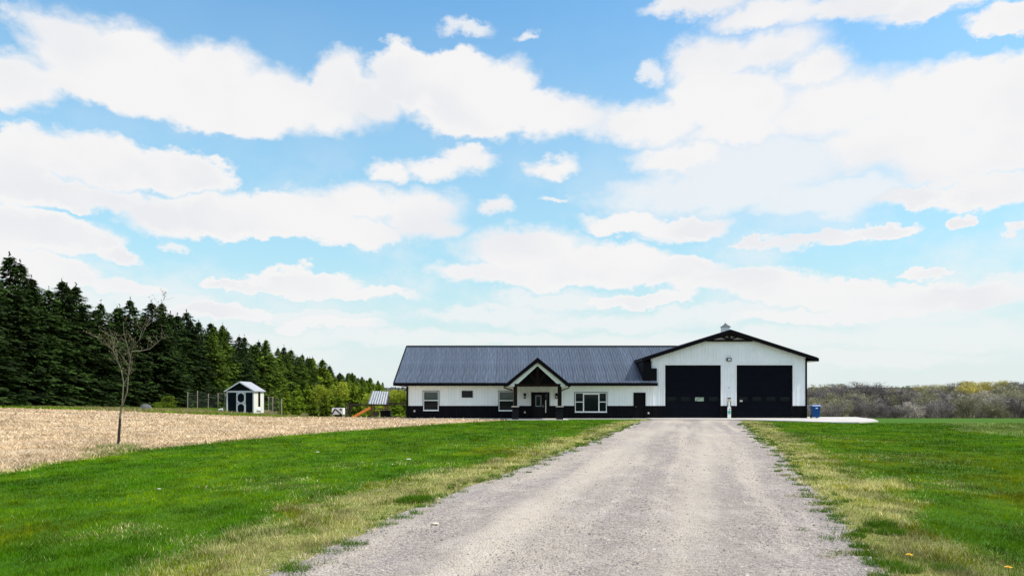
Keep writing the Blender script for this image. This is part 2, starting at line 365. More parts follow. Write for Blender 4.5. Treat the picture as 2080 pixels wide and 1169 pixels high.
def axis(lo, hi, step, far_lo, far_hi, grow):
    c = list(np.arange(lo, hi + 1e-6, step)); a = lo; s = step; L = []
    while a > far_lo: s *= grow; a -= s; L.append(a)
    b = hi; s = step; H = []
    while b < far_hi: s *= grow; b += s; H.append(b)
    return np.array(L[::-1] + c + H)
gx = axis(-17, 30, 0.3, -2600, 2600, 1.12); gy = axis(1, 66, 0.3, -900, 3200, 1.05)
X, Y = np.meshgrid(gx, gy); Zt = terrain(X, Y)
nx, ny = len(gx), len(gy)
V = np.stack([X.ravel(), Y.ravel(), Zt.ravel()], 1)
ii = np.arange(nx * ny).reshape(ny, nx)
Fq = np.stack([ii[:-1, :-1].ravel(), ii[:-1, 1:].ravel(), ii[1:, 1:].ravel(), ii[1:, :-1].ravel()], 1)
T = np.stack([dryness(X, Y).ravel(), sstep(72, 90, Y + 0 * X).ravel(), rough_zone(X, Y).ravel()], 1)
gm = mesh_np('lawn', V, Fq, 4, T)
m = bpy.data.materials.new('lawn_turf'); m.use_nodes = True; nt = m.node_tree; n = nt.nodes; l = nt.links; b = n['Principled BSDF']
def gN(t, **k):
    q = n.new(t)
    for a, c in k.items(): setattr(q, a, c)
    return q
def gmix(f, a, c, blend='MIX'):
    q = gN('ShaderNodeMix', data_type='RGBA', blend_type=blend)
    for i, v in ((0, f), (6, a), (7, c)):
        if isinstance(v, float): q.inputs[i].default_value = v
        elif isinstance(v, tuple): q.inputs[i].default_value = v + (1,)
        else: l.new(v, q.inputs[i])
    return q.outputs[2]
def gnoise(scale, detail=4, rough=0.6, stretch=(1, 1, 1)):
    t = gN('ShaderNodeTexCoord'); mp_ = gN('ShaderNodeMapping'); mp_.inputs['Scale'].default_value = stretch; l.new(t.outputs['Object'], mp_.inputs[0])
    q = gN('ShaderNodeTexNoise'); q.inputs['Scale'].default_value = scale; q.inputs['Detail'].default_value = detail; q.inputs['Roughness'].default_value = rough
    l.new(mp_.outputs[0], q.inputs['Vector']); return q.outputs['Fac']
def grange(v, a, c, d=0.0, e=1.0):
    q = gN('ShaderNodeMapRange'); l.new(v, q.inputs[0])
    for i, w in enumerate((a, c, d, e)): q.inputs[i + 1].default_value = w
    return q.outputs[0]
def gmath(op, a, c):
    q = gN('ShaderNodeMath', operation=op)
    for i, v in enumerate((a, c)):
        if isinstance(v, float): q.inputs[i].default_value = v
        else: l.new(v, q.inputs[i])
    return q.outputs[0]
at_ = gN('ShaderNodeAttribute', attribute_name='tint'); sp = gN('ShaderNodeSeparateColor'); l.new(at_.outputs['Color'], sp.inputs[0])
big = gnoise(0.35, 4); fine = gnoise(9.0, 6, 0.75); mow = gnoise(0.9, 3, 0.5, (1, 0.15, 1))
green = gmix(grange(big, 0.35, 0.65), (0.030, 0.102, 0.001), (0.065, 0.138, 0.002))
green = gmix(grange(mow, 0.4, 0.7, 0.0, 0.55), green, (0.044, 0.155, 0.002))
green = gmix(grange(fine, 0.35, 0.75, 0.0, 0.6), green, (0.080, 0.175, 0.003))
straw_ = gmix(grange(fine, 0.35, 0.7), (0.13, 0.17, 0.015), (0.40, 0.36, 0.13))
dryf = grange(gmath('ADD', sp.outputs[0], gmath('MULTIPLY', gmath('SUBTRACT', fine, 0.5), 0.9)), 0.25, 0.8)
c1 = gmix(dryf, green, straw_)
c1 = gmix(gmath('MULTIPLY', sp.outputs[2], grange(fine, 0.3, 0.65, 0.25, 0.9)), c1, (0.30, 0.34, 0.14))
c1 = gmix(sp.outputs[1], c1, gmix(grange(big, 0.35, 0.65), (0.09, 0.10, 0.035), (0.16, 0.14, 0.07)))
l.new(c1, b.inputs['Base Color']); b.inputs['Roughness'].default_value = 0.9; b.inputs['Specular IOR Level'].default_value = 0.15
bp = gN('ShaderNodeBump'); bp.inputs['Strength'].default_value = 0.8; bp.inputs['Distance'].default_value = 0.05; l.new(fine, bp.inputs['Height']); l.new(bp.outputs[0], b.inputs['Normal'])
MATS['lawn_turf'] = m
lawn = link_mesh('lawn', gm, 'lawn_turf'); tag(lawn, kind='structure')

# gravel drive, crowned, with ragged edges
ys = np.concatenate([np.arange(-25, 4, 1.0), np.arange(4, 58.6, 0.25)]); ts = np.linspace(0, 1, 97)
dl, dr = drive_lr(ys); dl = dl + edge_wob(ys, 1); dr = dr + edge_wob(ys, 2)
GX = dl[:, None] + (dr - dl)[:, None] * ts[None, :]; GY = np.repeat(ys[:, None], len(ts), 1)
rut = np.exp(-((ts - 0.30) / 0.07) ** 2) + np.exp(-((ts - 0.66) / 0.07) ** 2)
GZ = 0.006 + 0.05 * (1 - (2 * ts - 1) ** 2)[None, :] - 0.018 * rut[None, :] + 0.014 * (fbm(GX * 1.3, GY * 0.6, 21, 3) - 0.5)
GZ = GZ * (0.25 + 0.75 * (1 - sstep(50, 58, GY)))
V = np.stack([GX.ravel(), GY.ravel(), GZ.ravel()], 1); ii = np.arange(GX.size).reshape(GX.shape)
Fq = np.stack([ii[:-1, :-1].ravel(), ii[:-1, 1:].ravel(), ii[1:, 1:].ravel(), ii[1:, :-1].ravel()], 1)
track = np.clip(rut[None, :] * (0.5 + 0.9 * fbm(GX * 0.6, GY * 0.12, 25, 3)), 0, 1)
edge = (1 - sstep(0, 0.09, np.minimum(ts, 1 - ts)))[None, :] + 0 * GX
streak = 0.55 * fbm(ts[None, :] * 16 + 0.05 * GY, GY * 0.07, 28, 3) + 0.45 * fbm(GX * 0.6, GY * 0.15, 29, 3)
T = np.stack([track.ravel(), edge.ravel(), streak.ravel()], 1)
dm = mesh_np('gravel_drive', V, Fq, 4, T)
m = bpy.data.materials.new('gravel'); m.use_nodes = True; nt = m.node_tree; n = nt.nodes; l = nt.links; b = n['Principled BSDF']
at_ = gN('ShaderNodeAttribute', attribute_name='tint'); sp = gN('ShaderNodeSeparateColor'); l.new(at_.outputs['Color'], sp.inputs[0])
tcg = gN('ShaderNodeTexCoord')
def voro(scale, feature='F1', out='Color'):
    q = gN('ShaderNodeTexVoronoi', feature=feature); q.inputs['Scale'].default_value = scale; l.new(tcg.outputs['Object'], q.inputs['Vector']); return q.outputs[out]
v1 = voro(38.0); vd = voro(38.0, 'F1', 'Distance'); v2 = voro(14.0); fine = gnoise(24.0, 6, 0.8); big = gnoise(0.5, 4)
sv = gN('ShaderNodeSeparateColor'); l.new(v1, sv.inputs[0]); sv2 = gN('ShaderNodeSeparateColor'); l.new(v2, sv2.inputs[0])
stone = gmix(grange(sv.outputs[0], 0.0, 1.0), (0.25, 0.205, 0.18), (0.60, 0.505, 0.43))
stone = gmix(grange(sv.outputs[1], 0.80, 0.86), stone, (0.15, 0.135, 0.14))
stone = gmix(grange(sv2.outputs[0], 0.75, 0.95, 0.0, 0.35), stone, (0.44, 0.36, 0.34))
stone = gmix(grange(fine, 0.35, 0.7, 0.35, 0.0), stone, (0.20, 0.18, 0.18))
dirt = gmix(grange(fine, 0.3, 0.7), (0.46, 0.39, 0.31), (0.68, 0.59, 0.48))
c1 = gmix(gmath('MULTIPLY', sp.outputs[0], grange(fine, 0.3, 0.7, 0.35, 0.95)), stone, dirt)
c1 = gmix(grange(sp.outputs[2], 0.46, 0.64, 0.0, 0.62), c1, (0.60, 0.51, 0.41))
c1 = gmix(grange(sp.outputs[2], 0.32, 0.46, 0.32, 0.0), c1, (0.29, 0.24, 0.215))
mid = gnoise(7.0, 5, 0.7); mid2 = gnoise(2.2, 4, 0.6, (1, 0.5, 1))
c1 = gmix(grange(mid, 0.50, 0.66, 0.0, 0.35), c1, (0.24, 0.20, 0.185))
c1 = gmix(grange(mid2, 0.50, 0.70, 0.0, 0.40), c1, (0.66, 0.575, 0.49))
c1 = gmix(grange(big, 0.52, 0.68, 0.0, 0.35), c1, (0.44, 0.375, 0.37))
c1 = gmix(gmath('MULTIPLY', sp.outputs[1], 0.35), c1, (0.24, 0.225, 0.22))
l.new(c1, b.inputs['Base Color']); b.inputs['Roughness'].default_value = 0.9; b.inputs['Specular IOR Level'].default_value = 0.2
bp = gN('ShaderNodeBump'); bp.inputs['Strength'].default_value = 0.9; bp.inputs['Distance'].default_value = 0.02; l.new(vd, bp.inputs['Height']); bp.invert = True; l.new(bp.outputs[0], b.inputs['Normal'])
MATS['gravel'] = m
tag(link_mesh('gravel_drive', dm, 'gravel'), kind='structure')

# stubble field
fy = np.concatenate([np.arange(-60, 10, 4.0), np.arange(10, 95, 0.5)])
def field_right(y): return np.where(y < 57.5, field_edge(y), np.where(y < 61.5, np.interp(y, [57.5, 58.6, 61.5], [0.0, -8.6, -9.0]), np.interp(y, [61.5, 75, 95], [-9.0, -9.6, -18])))
def field_left_limit(y): return np.where(y < 61, -140.0, np.interp(y, [61, 64.5, 70, 75.5, 95], [-140, -45, -34.5, -27, -20]))
fr = field_right(fy); fl = field_left_limit(fy)
tt = 1 - (1 - np.linspace(0, 1, 90)) ** 2.2
FX = fl[:, None] + (fr - fl)[:, None] * tt[None, :]; FY = np.repeat(fy[:, None], len(tt), 1)
ok = (fr - fl) > 0.5
FX = FX[ok]; FY = FY[ok]
ragged = (fbm(FX * 0, FY * 1.7, 61, 4) - 0.5) * 0.9
FX = FX + ragged * (tt[None, :] > 0.995)
edge_dn = np.where(tt[None, :] > 0.995, 0.004, 0.03)
FZ = terrain(FX, FY) + edge_dn + 0.03 * (fbm(FX * 0.8, FY * 0.5, 63, 3) - 0.5) * (tt[None, :] < 0.97)
V = np.stack([FX.ravel(), FY.ravel(), FZ.ravel()], 1); ii = np.arange(FX.size).reshape(FX.shape)
Fq = np.stack([ii[:-1, :-1].ravel(), ii[:-1, 1:].ravel(), ii[1:, 1:].ravel(), ii[1:, :-1].ravel()], 1)
fm = mesh_np('stubble_field', V, Fq, 4)
m = bpy.data.materials.new('stubble_soil'); m.use_nodes = True; nt = m.node_tree; n = nt.nodes; l = nt.links; b = n['Principled BSDF']
fine = gnoise(5.0, 7, 0.8); big = gnoise(0.25, 4, 0.6, (0.5, 1.2, 1)); rows = gnoise(0.8, 4, 0.6, (0.12, 1, 1))
c1 = gmix(grange(fine, 0.32, 0.68), (0.32, 0.22, 0.155), (0.72, 0.55, 0.36))
c1 = gmix(grange(big, 0.45, 0.68, 0.0, 0.55), c1, (0.46, 0.32, 0.24))
c1 = gmix(grange(rows, 0.48, 0.64, 0.0, 0.65), c1, (0.74, 0.59, 0.38))
c1 = gmix(grange(rows, 0.34, 0.46, 0.5, 0.0), c1, (0.40, 0.27, 0.20))
l.new(c1, b.inputs['Base Color']); b.inputs['Roughness'].default_value = 0.95; b.inputs['Specular IOR Level'].default_value = 0.1
bp = gN('ShaderNodeBump'); bp.inputs['Strength'].default_value = 0.7; bp.inputs['Distance'].default_value = 0.06; l.new(fine, bp.inputs['Height']); l.new(bp.outputs[0], b.inputs['Normal'])
MATS['stubble_soil'] = m
tag(link_mesh('stubble_field', fm, 'stubble_soil'), kind='structure')

# concrete apron beside and before the garage, and the narrow strip along the house
PAD = [(11.0, 60.98), (11.0, 58.2), (17.6, 57.2), (20.2, 54.2), (22.2, 51.2), (24.0, 51.0), (26.6, 53.6), (28.6, 58.5), (29.8, 64.0), (24.45, 64.0), (24.45, 60.98)]
pm = MB().prism(PAD, 'z', -0.15, 0.075); pad = pm.build('concrete_apron', 'concrete'); tag(pad, kind='structure')
wk = MB().box(-8.9, 10.98, 59.75, 60.99, -0.15, 0.05); wk.box(-0.4, 4.4, 57.2, 59.74, -0.15, 0.05)
tag(wk.build('walkway', 'concrete'), kind='structure')

# ------------------------------------------------------------------ the house
HY = 61.0
house = empty('ranch_house', (7.85, HY, 0), 'long low white steel ranch house with tall twin-door garage at one end', 'house')
HO = ORG[house.name]
XL, XM, XR = -8.70, 11.47, 24.33; GC = (XM + XR) / 2
EAVE_Y, EAVE_Z = 60.4, 2.96; RID_Y, RID_Z = 67.7, 6.43
SL = (RID_Z - EAVE_Z) / (RID_Y - EAVE_Y)
GSL = 0.3215; GEAVE_Z = 5.02; GOVER = 0.72; GAPEX = GEAVE_Z + GSL * (XR - GC + GOVER); GFY = 60.55
def gtop(x): return GAPEX - GSL * abs(x - GC)
WTOP = 2.74; WAIN = 1.08
openings = []   # (x0,x1,z0,z1) in the front wall
def A(px, py): p = at(px, py, HY); return p.x, p.z
WIN = [('win', -7.32, -6.06, 0.70, 2.28), ('small', -4.15, -3.25, 1.75, 2.32), ('win', -1.10, 0.16, 0.68, 2.28), ('big', 5.20, 7.82, 0.57, 2.16)]
for w in WIN: openings.append(w[1:])
ENTRY = (1.58, 3.10, 0.05, 2.20); SERV = (10.03, 11.03, 0.05, 2.17)
GD = [(12.64, 17.24), (18.54, 23.17)]; GDZ = 4.43
openings += [ENTRY, SERV] + [(a, b2, 0.075, GDZ) for a, b2 in GD]

RIB = 0.2286
def ribbed(x0, x1, z0, ztop, y, depth=0.03):
    # ribbed steel sheet from x0 to x1 standing at y and facing -y; ztop may vary with x
    xs = [(x0, 0.0)]
    k = math.ceil((x0 + 0.03) / RIB)
    while k * RIB < x1 - 0.03:
        c = k * RIB
        for dx, d in ((-0.028, 0), (-0.014, 1), (0.014, 1), (0.028, 0)):
            if x0 < c + dx < x1: xs.append((c + dx, d * depth))
        k += 1
    if callable(ztop):
        xs += [(GC, 0.0)] if x0 < GC < x1 else []
        xs.sort()
    xs.append((x1, 0.0))
    mb = MB(); n_ = len(xs); vs = []
    for x, d in xs:
        zt = ztop(x) if callable(ztop) else ztop
        vs += [(x, y - d, z0), (x, y - d, zt)]
    mb.add(vs, [(2 * i, 2 * i + 2, 2 * i + 3, 2 * i + 1) for i in range(n_ - 1)])
    return mb
# solid wall behind the sheets, then sheets cut round the openings
fw = MB()
def wall_cells(xa, xb, z0, z1):
    edges = sorted(set([xa, xb] + [e for o in openings for e in o[:2] if xa < e < xb])); out = []
    for a, b2 in zip(edges[:-1], edges[1:]):
        cover = sorted([(o[2], o[3]) for o in openings if o[0] <= a + 1e-6 and o[1] >= b2 - 1e-6]); z = z0
        for c0, c1_ in cover:
            if c0 > z + 1e-4: out.append((a, b2, z, min(c0, z1)))
            z = max(z, c1_)
        if z < z1 - 1e-4: out.append((a, b2, z, z1))
    return [c for c in out if c[3] - c[2] > 1e-3]
for c in wall_cells(XL, XM, 0.0, WTOP): fw.box(c[0], c[1], HY + 0.004, HY + 0.16, c[2], c[3])
for c in wall_cells(XM, XR, 0.0, 5.1): fw.box(c[0], c[1], HY + 0.004, HY + 0.16, c[2], c[3])
fw.prism([(XM, 5.1), (XR, 5.1), (XR, gtop(XR) - 0.2), (GC, gtop(GC) - 0.2), (XM, gtop(XM) - 0.2)], 'y', HY + 0.004, HY + 0.16)
front = fw.build('front_wall', 'white_steel', house, recalc=True)
PW_ = 4 * RIB
k = math.floor(XL / PW_)
while k * PW_ < XR:
    a0 = max(XL, k * PW_); b0 = min(XR, (k + 1) * PW_); k += 1
    segs = [(a0, b0)] if not (a0 < XM < b0) else [(a0, XM), (XM, b0)]
    for a, b2 in segs:
        if b2 - a < 0.02: continue
        gar = a >= XM - 1e-6
        for c in wall_cells(a + 0.0002, b2 - 0.0002, 0.02, WAIN):
            ribbed(c[0], c[1], c[2], c[3], HY - 0.012).build('wainscot_panel', 'black_steel', front, recalc=False)
        top = 5.1 if gar else WTOP
        for c in wall_cells(a + 0.0015, b2 - 0.0015, WAIN, top):
            zt = (lambda x: gtop(x) - 0.22) if (gar and c[3] > 5.0) else c[3]
            ribbed(c[0], c[1], c[2], zt, HY - 0.002).build('siding_panel', 'white_steel', front, recalc=False)
MB().box(XL, GD[0][0] - 0.06, HY - 0.04, HY - 0.001, WAIN - 0.03, WAIN + 0.03)
# other walls
ow = MB(); ow.box(XL, XL + 0.16, HY + 0.16, 74.4, 0, WTOP); ow.box(XL, XM, 74.24, 74.4, 0, WTOP)
ow.prism([(HY, WTOP), (74.4, WTOP), (RID_Y, RID_Z - 0.25)], 'x', XL + 0.001, XL + 0.16)
ow.build('end_wall', 'white_steel', house)
gw = MB(); gw.box(XR - 0.16, XR, HY + 0.17, 79, 0, gtop(XR) - 0.25); gw.box(XM, XR - 0.17, 78.84, 79, 0, gtop(XR) - 0.25); gw.build('garage_wall', 'white_steel', house)
gw = MB(); gw.box(XM, XM + 0.16, HY + 0.17, 78.8, 0, gtop(XM) - 0.25); gw.build('garage_side_wall', 'black_steel', house)
# corner trims
for xa, xb, z1 in ((XL - 0.03, XL + 0.13, WTOP), (XR - 0.12, XR + 0.03, gtop(XR) - 0.25)):
    MB().box(xa, xb, HY - 0.05, HY + 0.12, 0.02, z1).build('corner_trim', 'black_trim', house)
# wall plinth line
MB().box(XL, GD[0][0] - 0.05, HY - 0.05, HY - 0.001, WAIN - 0.02, WAIN + 0.02)

# roof: separate steel panels on the front slope
roof = MB(); roof.prism([(EAVE_Y + 0.02, EAVE_Z - 0.06), (RID_Y, RID_Z - 0.06), (RID_Y * 2 - EAVE_Y - 0.02, EAVE_Z - 0.06), (RID_Y * 2 - EAVE_Y - 0.02, EAVE_Z - 0.24), (EAVE_Y + 0.02, EAVE_Z - 0.24)], 'x', -9.62, 11.40)
roof = roof.build('roof', 'black_trim', house)
NP = 23; RW = (11.47 + 9.66) / NP
def roof_panel_mesh(w, run, rise, name, ribs=4):
    mb = MB(); xs = [(0.002, 0.0)]
    for i in range(ribs):
        c = w * (i + 0.5) / ribs
        h = 0.030 if i != 0 else 0.045
        for dx, d in ((-0.035, 0), (-0.016, 1), (0.016, 1), (0.035, 0)): xs.append((c + dx, d * h))
    xs.append((w - 0.002, 0.0)); vs = []
    for x, d in xs: vs += [(x, 0, d), (x, run, rise + d)]
    mb.add(vs, [(2 * i, 2 * i + 2, 2 * i + 3, 2 * i + 1) for i in range(len(xs) - 1)])
    mm = mb.mesh(name); mm.materials.append(MATS['roof_steel']); return mm
pmesh = roof_panel_mesh(RW, RID_Y - EAVE_Y, RID_Z - EAVE_Z, 'roof_panel')
for i in range(NP):
    o = bpy.data.objects.new('roof_panel', pmesh); COL.objects.link(o); o.parent = roof
    o.location = (-9.66 + i * RW - HO[0], EAVE_Y - HO[1], EAVE_Z - HO[2] + random.uniform(0, 0.004))
y1 = HY + 0.2; pm2 = roof_panel_mesh(RW, RID_Y - y1, RID_Z - EAVE_Z - SL * (y1 - EAVE_Y), 'roof_panel_valley')
for i in range(4):
    o = bpy.data.objects.new('roof_panel', pm2); COL.objects.link(o); o.parent = roof
    o.location = (XM + i * RW - HO[0], y1 - HO[1], EAVE_Z + SL * (y1 - EAVE_Y) - HO[2])
stub = roof_panel_mesh(0.45, HY - 0.03 - EAVE_Y, SL * (HY - 0.03 - EAVE_Y), 'roof_panel_stub', 2)
o = bpy.data.objects.new('roof_panel', stub); COL.objects.link(o); o.parent = roof; o.location = (XM - HO[0], EAVE_Y - HO[1], EAVE_Z - HO[2])
back = MB().add([(-9.66, RID_Y, RID_Z), (15.2, RID_Y, RID_Z), (15.2, 2 * RID_Y - EAVE_Y, EAVE_Z), (-9.66, 2 * RID_Y - EAVE_Y, EAVE_Z)], [(0, 1, 2, 3)])
back.build('back_slope', 'roof_steel', roof, recalc=False)
MB().prism([(RID_Y - 0.16, RID_Z - 0.02), (RID_Y, RID_Z + 0.085), (RID_Y + 0.16, RID_Z - 0.02)], 'x', -9.68, 15.2).build('ridge_cap', 'black_trim', roof)
fs_ = MB(); fs_.box(-9.68, 11.92, EAVE_Y - 0.09, EAVE_Y + 0.015, EAVE_Z - 0.25, EAVE_Z - 0.005); fs_.build('fascia', 'black_trim', roof)
MB().box(-9.60, 11.90, EAVE_Y + 0.02, HY - 0.03, EAVE_Z - 0.25, EAVE_Z - 0.235).build('soffit', 'white_trim', roof)
MB().box(11.41, 11.92, EAVE_Y + 0.02, HY - 0.03, EAVE_Z - 0.225, EAVE_Z - 0.01).build('eave_return', 'black_trim', roof)
rk = MB().prism([(EAVE_Y - 0.05, EAVE_Z - 0.24), (RID_Y, RID_Z - 0.22), (RID_Y, RID_Z + 0.03), (EAVE_Y - 0.05, EAVE_Z + 0.01)], 'x', -9.72, -9.625); rk.build('rake_trim', 'black_trim', roof)

# garage roof
gr = MB()
hwid = XR - GC + GOVER
def slab(mb, y0, y1, t0, t1, w=hwid):
    ez = GAPEX - GSL * w
    mb.prism([(GC - w, ez - t0), (GC, GAPEX - t0), (GC + w, ez - t0), (GC + w, ez - t1), (GC, GAPEX - t1), (GC - w, ez - t1)], 'y', y0, y1)
slab(gr, GFY + 0.05, 79.5, 0.03, 0.14); groof = gr.build('garage_roof', 'black_trim', house)
NG = 20; gpm = roof_panel_mesh(0.945, hwid, hwid * GSL, 'garage_roof_panel')
for i in range(NG):
    for s_ in (0, 1):
        o = bpy.data.objects.new('roof_panel', gpm); COL.objects.link(o); o.parent = groof
        yy = GFY + 0.05 + i * 0.945
        if s_ == 0: o.rotation_euler = (0, 0, R(-90)); o.location = (GC - hwid - HO[0], yy + 0.945 - HO[1], GEAVE_Z - 0.025)
        else: o.rotation_euler = (0, 0, R(90)); o.location = (GC + hwid - HO[0], yy - HO[1], GEAVE_Z - 0.025)
rf = MB(); slab(rf, GFY - 0.06, GFY + 0.05, -0.02, 0.30); rf.build('rake_fascia', 'black_trim', groof)
for s_ in (-1, 1):
    xe = GC + s_ * hwid
    MB().box(min(xe, xe + s_ * 0.1), max(xe, xe + s_ * 0.1), GFY - 0.06, 79.5, GEAVE_Z - 0.30, GEAVE_Z - 0.02).build('gutter', 'black_trim', groof)
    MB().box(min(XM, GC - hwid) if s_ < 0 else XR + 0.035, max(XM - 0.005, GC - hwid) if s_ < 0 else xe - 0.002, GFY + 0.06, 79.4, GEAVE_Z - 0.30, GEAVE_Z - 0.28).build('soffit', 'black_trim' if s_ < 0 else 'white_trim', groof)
MB().box(GC - hwid + 0.03, XM - 0.004, 60.72, 64.6, 3.0, GEAVE_Z - 0.305).build('eave_black_box', 'black_steel', groof)  # black box filling the corner below the garage eave
MB().box(XM + 0.0, XM + 0.45, 60.72, HY - 0.035, EAVE_Z + SL * 0.32 + 0.05, 4.16).build('eave_black_box', 'black_steel', groof)  # smaller black box before the wall, above the house roof end
# decorative truss in the gable
tz = 6.46; tw = (GAPEX - 0.28 - tz) / GSL
ty = GFY + 0.22
MB().box(GC - tw - 0.1, GC + tw + 0.1, ty - 0.08, ty + 0.08, tz - 0.10, tz + 0.06).build('truss_chord', 'brown_timber', groof)
MB().box(GC - 0.08, GC + 0.08, ty - 0.07, ty + 0.07, tz + 0.06, GAPEX - 0.2).build('truss_king_post', 'brown_timber', groof)
for s_ in (-1, 1):
    MB().beam((GC + s_ * 0.1, ty, tz + 0.08), (GC + s_ * 0.72, ty, gtop(GC + 0.72) - 0.3), 0.13, 0.12).build('truss_brace', 'brown_timber', groof)
    MB().beam((GC + s_ * tw, ty, tz + 0.06), (GC, ty, GAPEX - 0.36), 0.20, 0.13).build('truss_rafter', 'brown_timber', groof)
# cupola
cu = MB(); cy = 61.95; cb = 0.30
cu.box(GC - cb, GC + cb, cy - cb, cy + cb, GAPEX - 0.25, GAPEX + 0.33); cup = cu.build('cupola', 'white_trim', groof)
MB().add([(GC + a * q, cy + b_ * q, GAPEX + z_) for q, z_ in ((.38, .33), (.10, .56)) for a, b_ in ((-1, -1), (1, -1), (1, 1), (-1, 1))] + [(GC, cy, GAPEX + .72)],
     [(3, 2, 1, 0), (0, 1, 5, 4), (1, 2, 6, 5), (2, 3, 7, 6), (3, 0, 4, 7), (4, 5, 8), (5, 6, 8), (6, 7, 8), (7, 4, 8)]).build('cupola_roof', 'roof_steel', groof)
cl_ = MB()
for i in range(3): MB().box(GC - 0.2, GC + 0.2, cy - cb - 0.012, cy - cb - 0.001, GAPEX + 0.05 + i * 0.09, GAPEX + 0.10 + i * 0.09).build('cupola_louvre', 'shed_trim', groof)

# garage doors
for di, (a, b2) in enumerate(GD):
    gd = MB(); gd.box(a, b2, HY + 0.13, HY + 0.155, 0.08, GDZ); door = gd.build('garage_door', 'door_navy', house)
    nsec = 7; hh = (GDZ - 0.09) / nsec
    for i in range(nsec):
        z0 = 0.09 + i * hh + 0.006; z1 = 0.09 + (i + 1) * hh - 0.006; s = MB()
        if i == 2:
            wx = [(a + (b2 - a) * (j + 0.5) / 4 - 0.37, a + (b2 - a) * (j + 0.5) / 4 + 0.37) for j in range(4)]
            zc = (z0 + z1) / 2 - 0.02; za, zb = zc - 0.17, zc + 0.17; prev = a + 0.006
            for j, (w0, w1) in enumerate(wx):
                s.box(prev, w0, HY + 0.085, HY + 0.128, z0, z1); s.box(w0, w1, HY + 0.085, HY + 0.128, z0, za); s.box(w0, w1, HY + 0.085, HY + 0.128, zb, z1); prev = w1
                mt = 'glass_painted_daylight' if (di == 0 and j == 2) else 'glass'
                MB().box(w0 + 0.002, w1 - 0.002, HY + 0.105, HY + 0.12, za + 0.002, zb - 0.002).build('pane', mt, door)
            s.box(prev, b2 - 0.006, HY + 0.085, HY + 0.128, z0, z1)
        else:
            s.box(a + 0.006, b2 - 0.006, HY + 0.085, HY + 0.128, z0, z1)
        s.build('door_section', 'door_navy', door)
    tr = MB()
    tr.box(a - 0.11, a, HY - 0.055, HY + 0.08, WAIN, GDZ); tr.box(b2, b2 + 0.11, HY - 0.055, HY + 0.08, WAIN, GDZ); tr.box(a - 0.11, b2 + 0.11, HY - 0.055, HY + 0.08, GDZ + 0.001, GDZ + 0.10)
    tr.build('door_trim', 'white_trim', door)
    for ta, tb_ in ((a - 0.11, a), (b2, b2 + 0.11)): MB().box(ta, tb_, HY - 0.055, HY + 0.08, 0.08, WAIN - 0.001).build('lower_trim', 'black_trim', door)
hb = MB(); hb.box(18.84, 19.06, HY + 0.06, HY + 0.083, 1.40, 1.56); hb.build('door_lock_plate', 'stone_cap', house)  # small pale plate over the first pane of the second door

# windows
def window(x0, x1, z0, z1, sashes, blind):
    root = MB(); t = 0.055; y0, y1_ = HY - 0.05, HY + 0.10
    root.box(x0, x1, y0, y1_, z0, z0 + t); root.box(x0, x1, y0, y1_, z1 - t, z1); root.box(x0, x0 + t, y0, y1_, z0 + t, z1 - t); root.box(x1 - t, x1, y0, y1_, z0 + t, z1 - t)
    w = root.build('window', 'white_vinyl', house)
    jt = MB()
    jt.box(x0 - 0.05, x1 + 0.05, HY - 0.045, HY + 0.05, z1 + 0.001, z1 + 0.05); jt.box(x0 - 0.05, x0 - 0.001, HY - 0.045, HY + 0.05, max(z0, WAIN), z1); jt.box(x1 + 0.001, x1 + 0.05, HY - 0.045, HY + 0.05, max(z0, WAIN), z1)
    jt.build('window_trim', 'black_trim', w)
    for (sx0, sx1, split, bl) in sashes:
        sx0 = x0 + t if sx0 is None else sx0; sx1 = x1 - t if sx1 is None else sx1
        zc = z0 + (z1 - z0) * 0.52
        if sx1 < x1 - t - 0.01: MB().box(sx1, sx1 + 0.09, HY - 0.04, HY + 0.09, z0 + t, z1 - t).build('mullion', 'white_vinyl', w)
        if split:
            MB().box(sx0, sx1, HY - 0.035, HY + 0.08, zc - 0.035, zc + 0.035).build('meeting_rail', 'white_vinyl', w)
            MB().box(sx0, sx1, HY + 0.045, HY + 0.06, z0 + t, zc - 0.035).build('pane', 'glass', w)
            MB().box(sx0, sx1, HY + 0.02, HY + 0.035, zc + 0.035, z1 - t).build('pane', 'glass_blind' if bl else 'glass', w)
        else:
            MB().box(sx0, sx1, HY + 0.03, HY + 0.045, z0 + t, z1 - t - bl * 0.10).build('pane', 'glass', w)
            if bl: MB().box(sx0, sx1, HY + 0.025, HY + 0.05, z1 - t - 0.099, z1 - t).build('blind', 'white_vinyl', w)
    MB().box(x0 - 0.02, x1 + 0.02, HY - 0.075, HY - 0.001, z0 - 0.05, z0 - 0.001).build('sill', 'white_vinyl', w)
window(*WIN[0][1:], [(None, None, True, 1)], 1)
window(*WIN[2][1:], [(None, None, True, 1)], 1)
window(*WIN[3][1:], [(None, 5.86, True, 0), (5.95, 7.13, False, 1), (7.22, None, True, 0)], 0)
sw = WIN[1]; root = MB(); t = 0.05
x0, x1, z0, z1 = sw[1:]
root.box(x0, x1, HY - 0.05, HY + 0.1, z0, z0 + t); root.box(x0, x1, HY - 0.05, HY + 0.1, z1 - t, z1); root.box(x0, x0 + t, HY - 0.05, HY + 0.1, z0 + t, z1 - t); root.box(x1 - t, x1, HY - 0.05, HY + 0.1, z0 + t, z1 - t)
w = root.build('window', 'black_trim', house); MB().box(x0 + t, x1 - t, HY + 0.02, HY + 0.035, z0 + t, z1 - t).build('pane', 'glass', w)
MB().box(x0 - 0.03, x1 + 0.03, HY - 0.06, HY - 0.001, z0 - 0.06, z0 - 0.001).build('sill', 'white_vinyl', w)

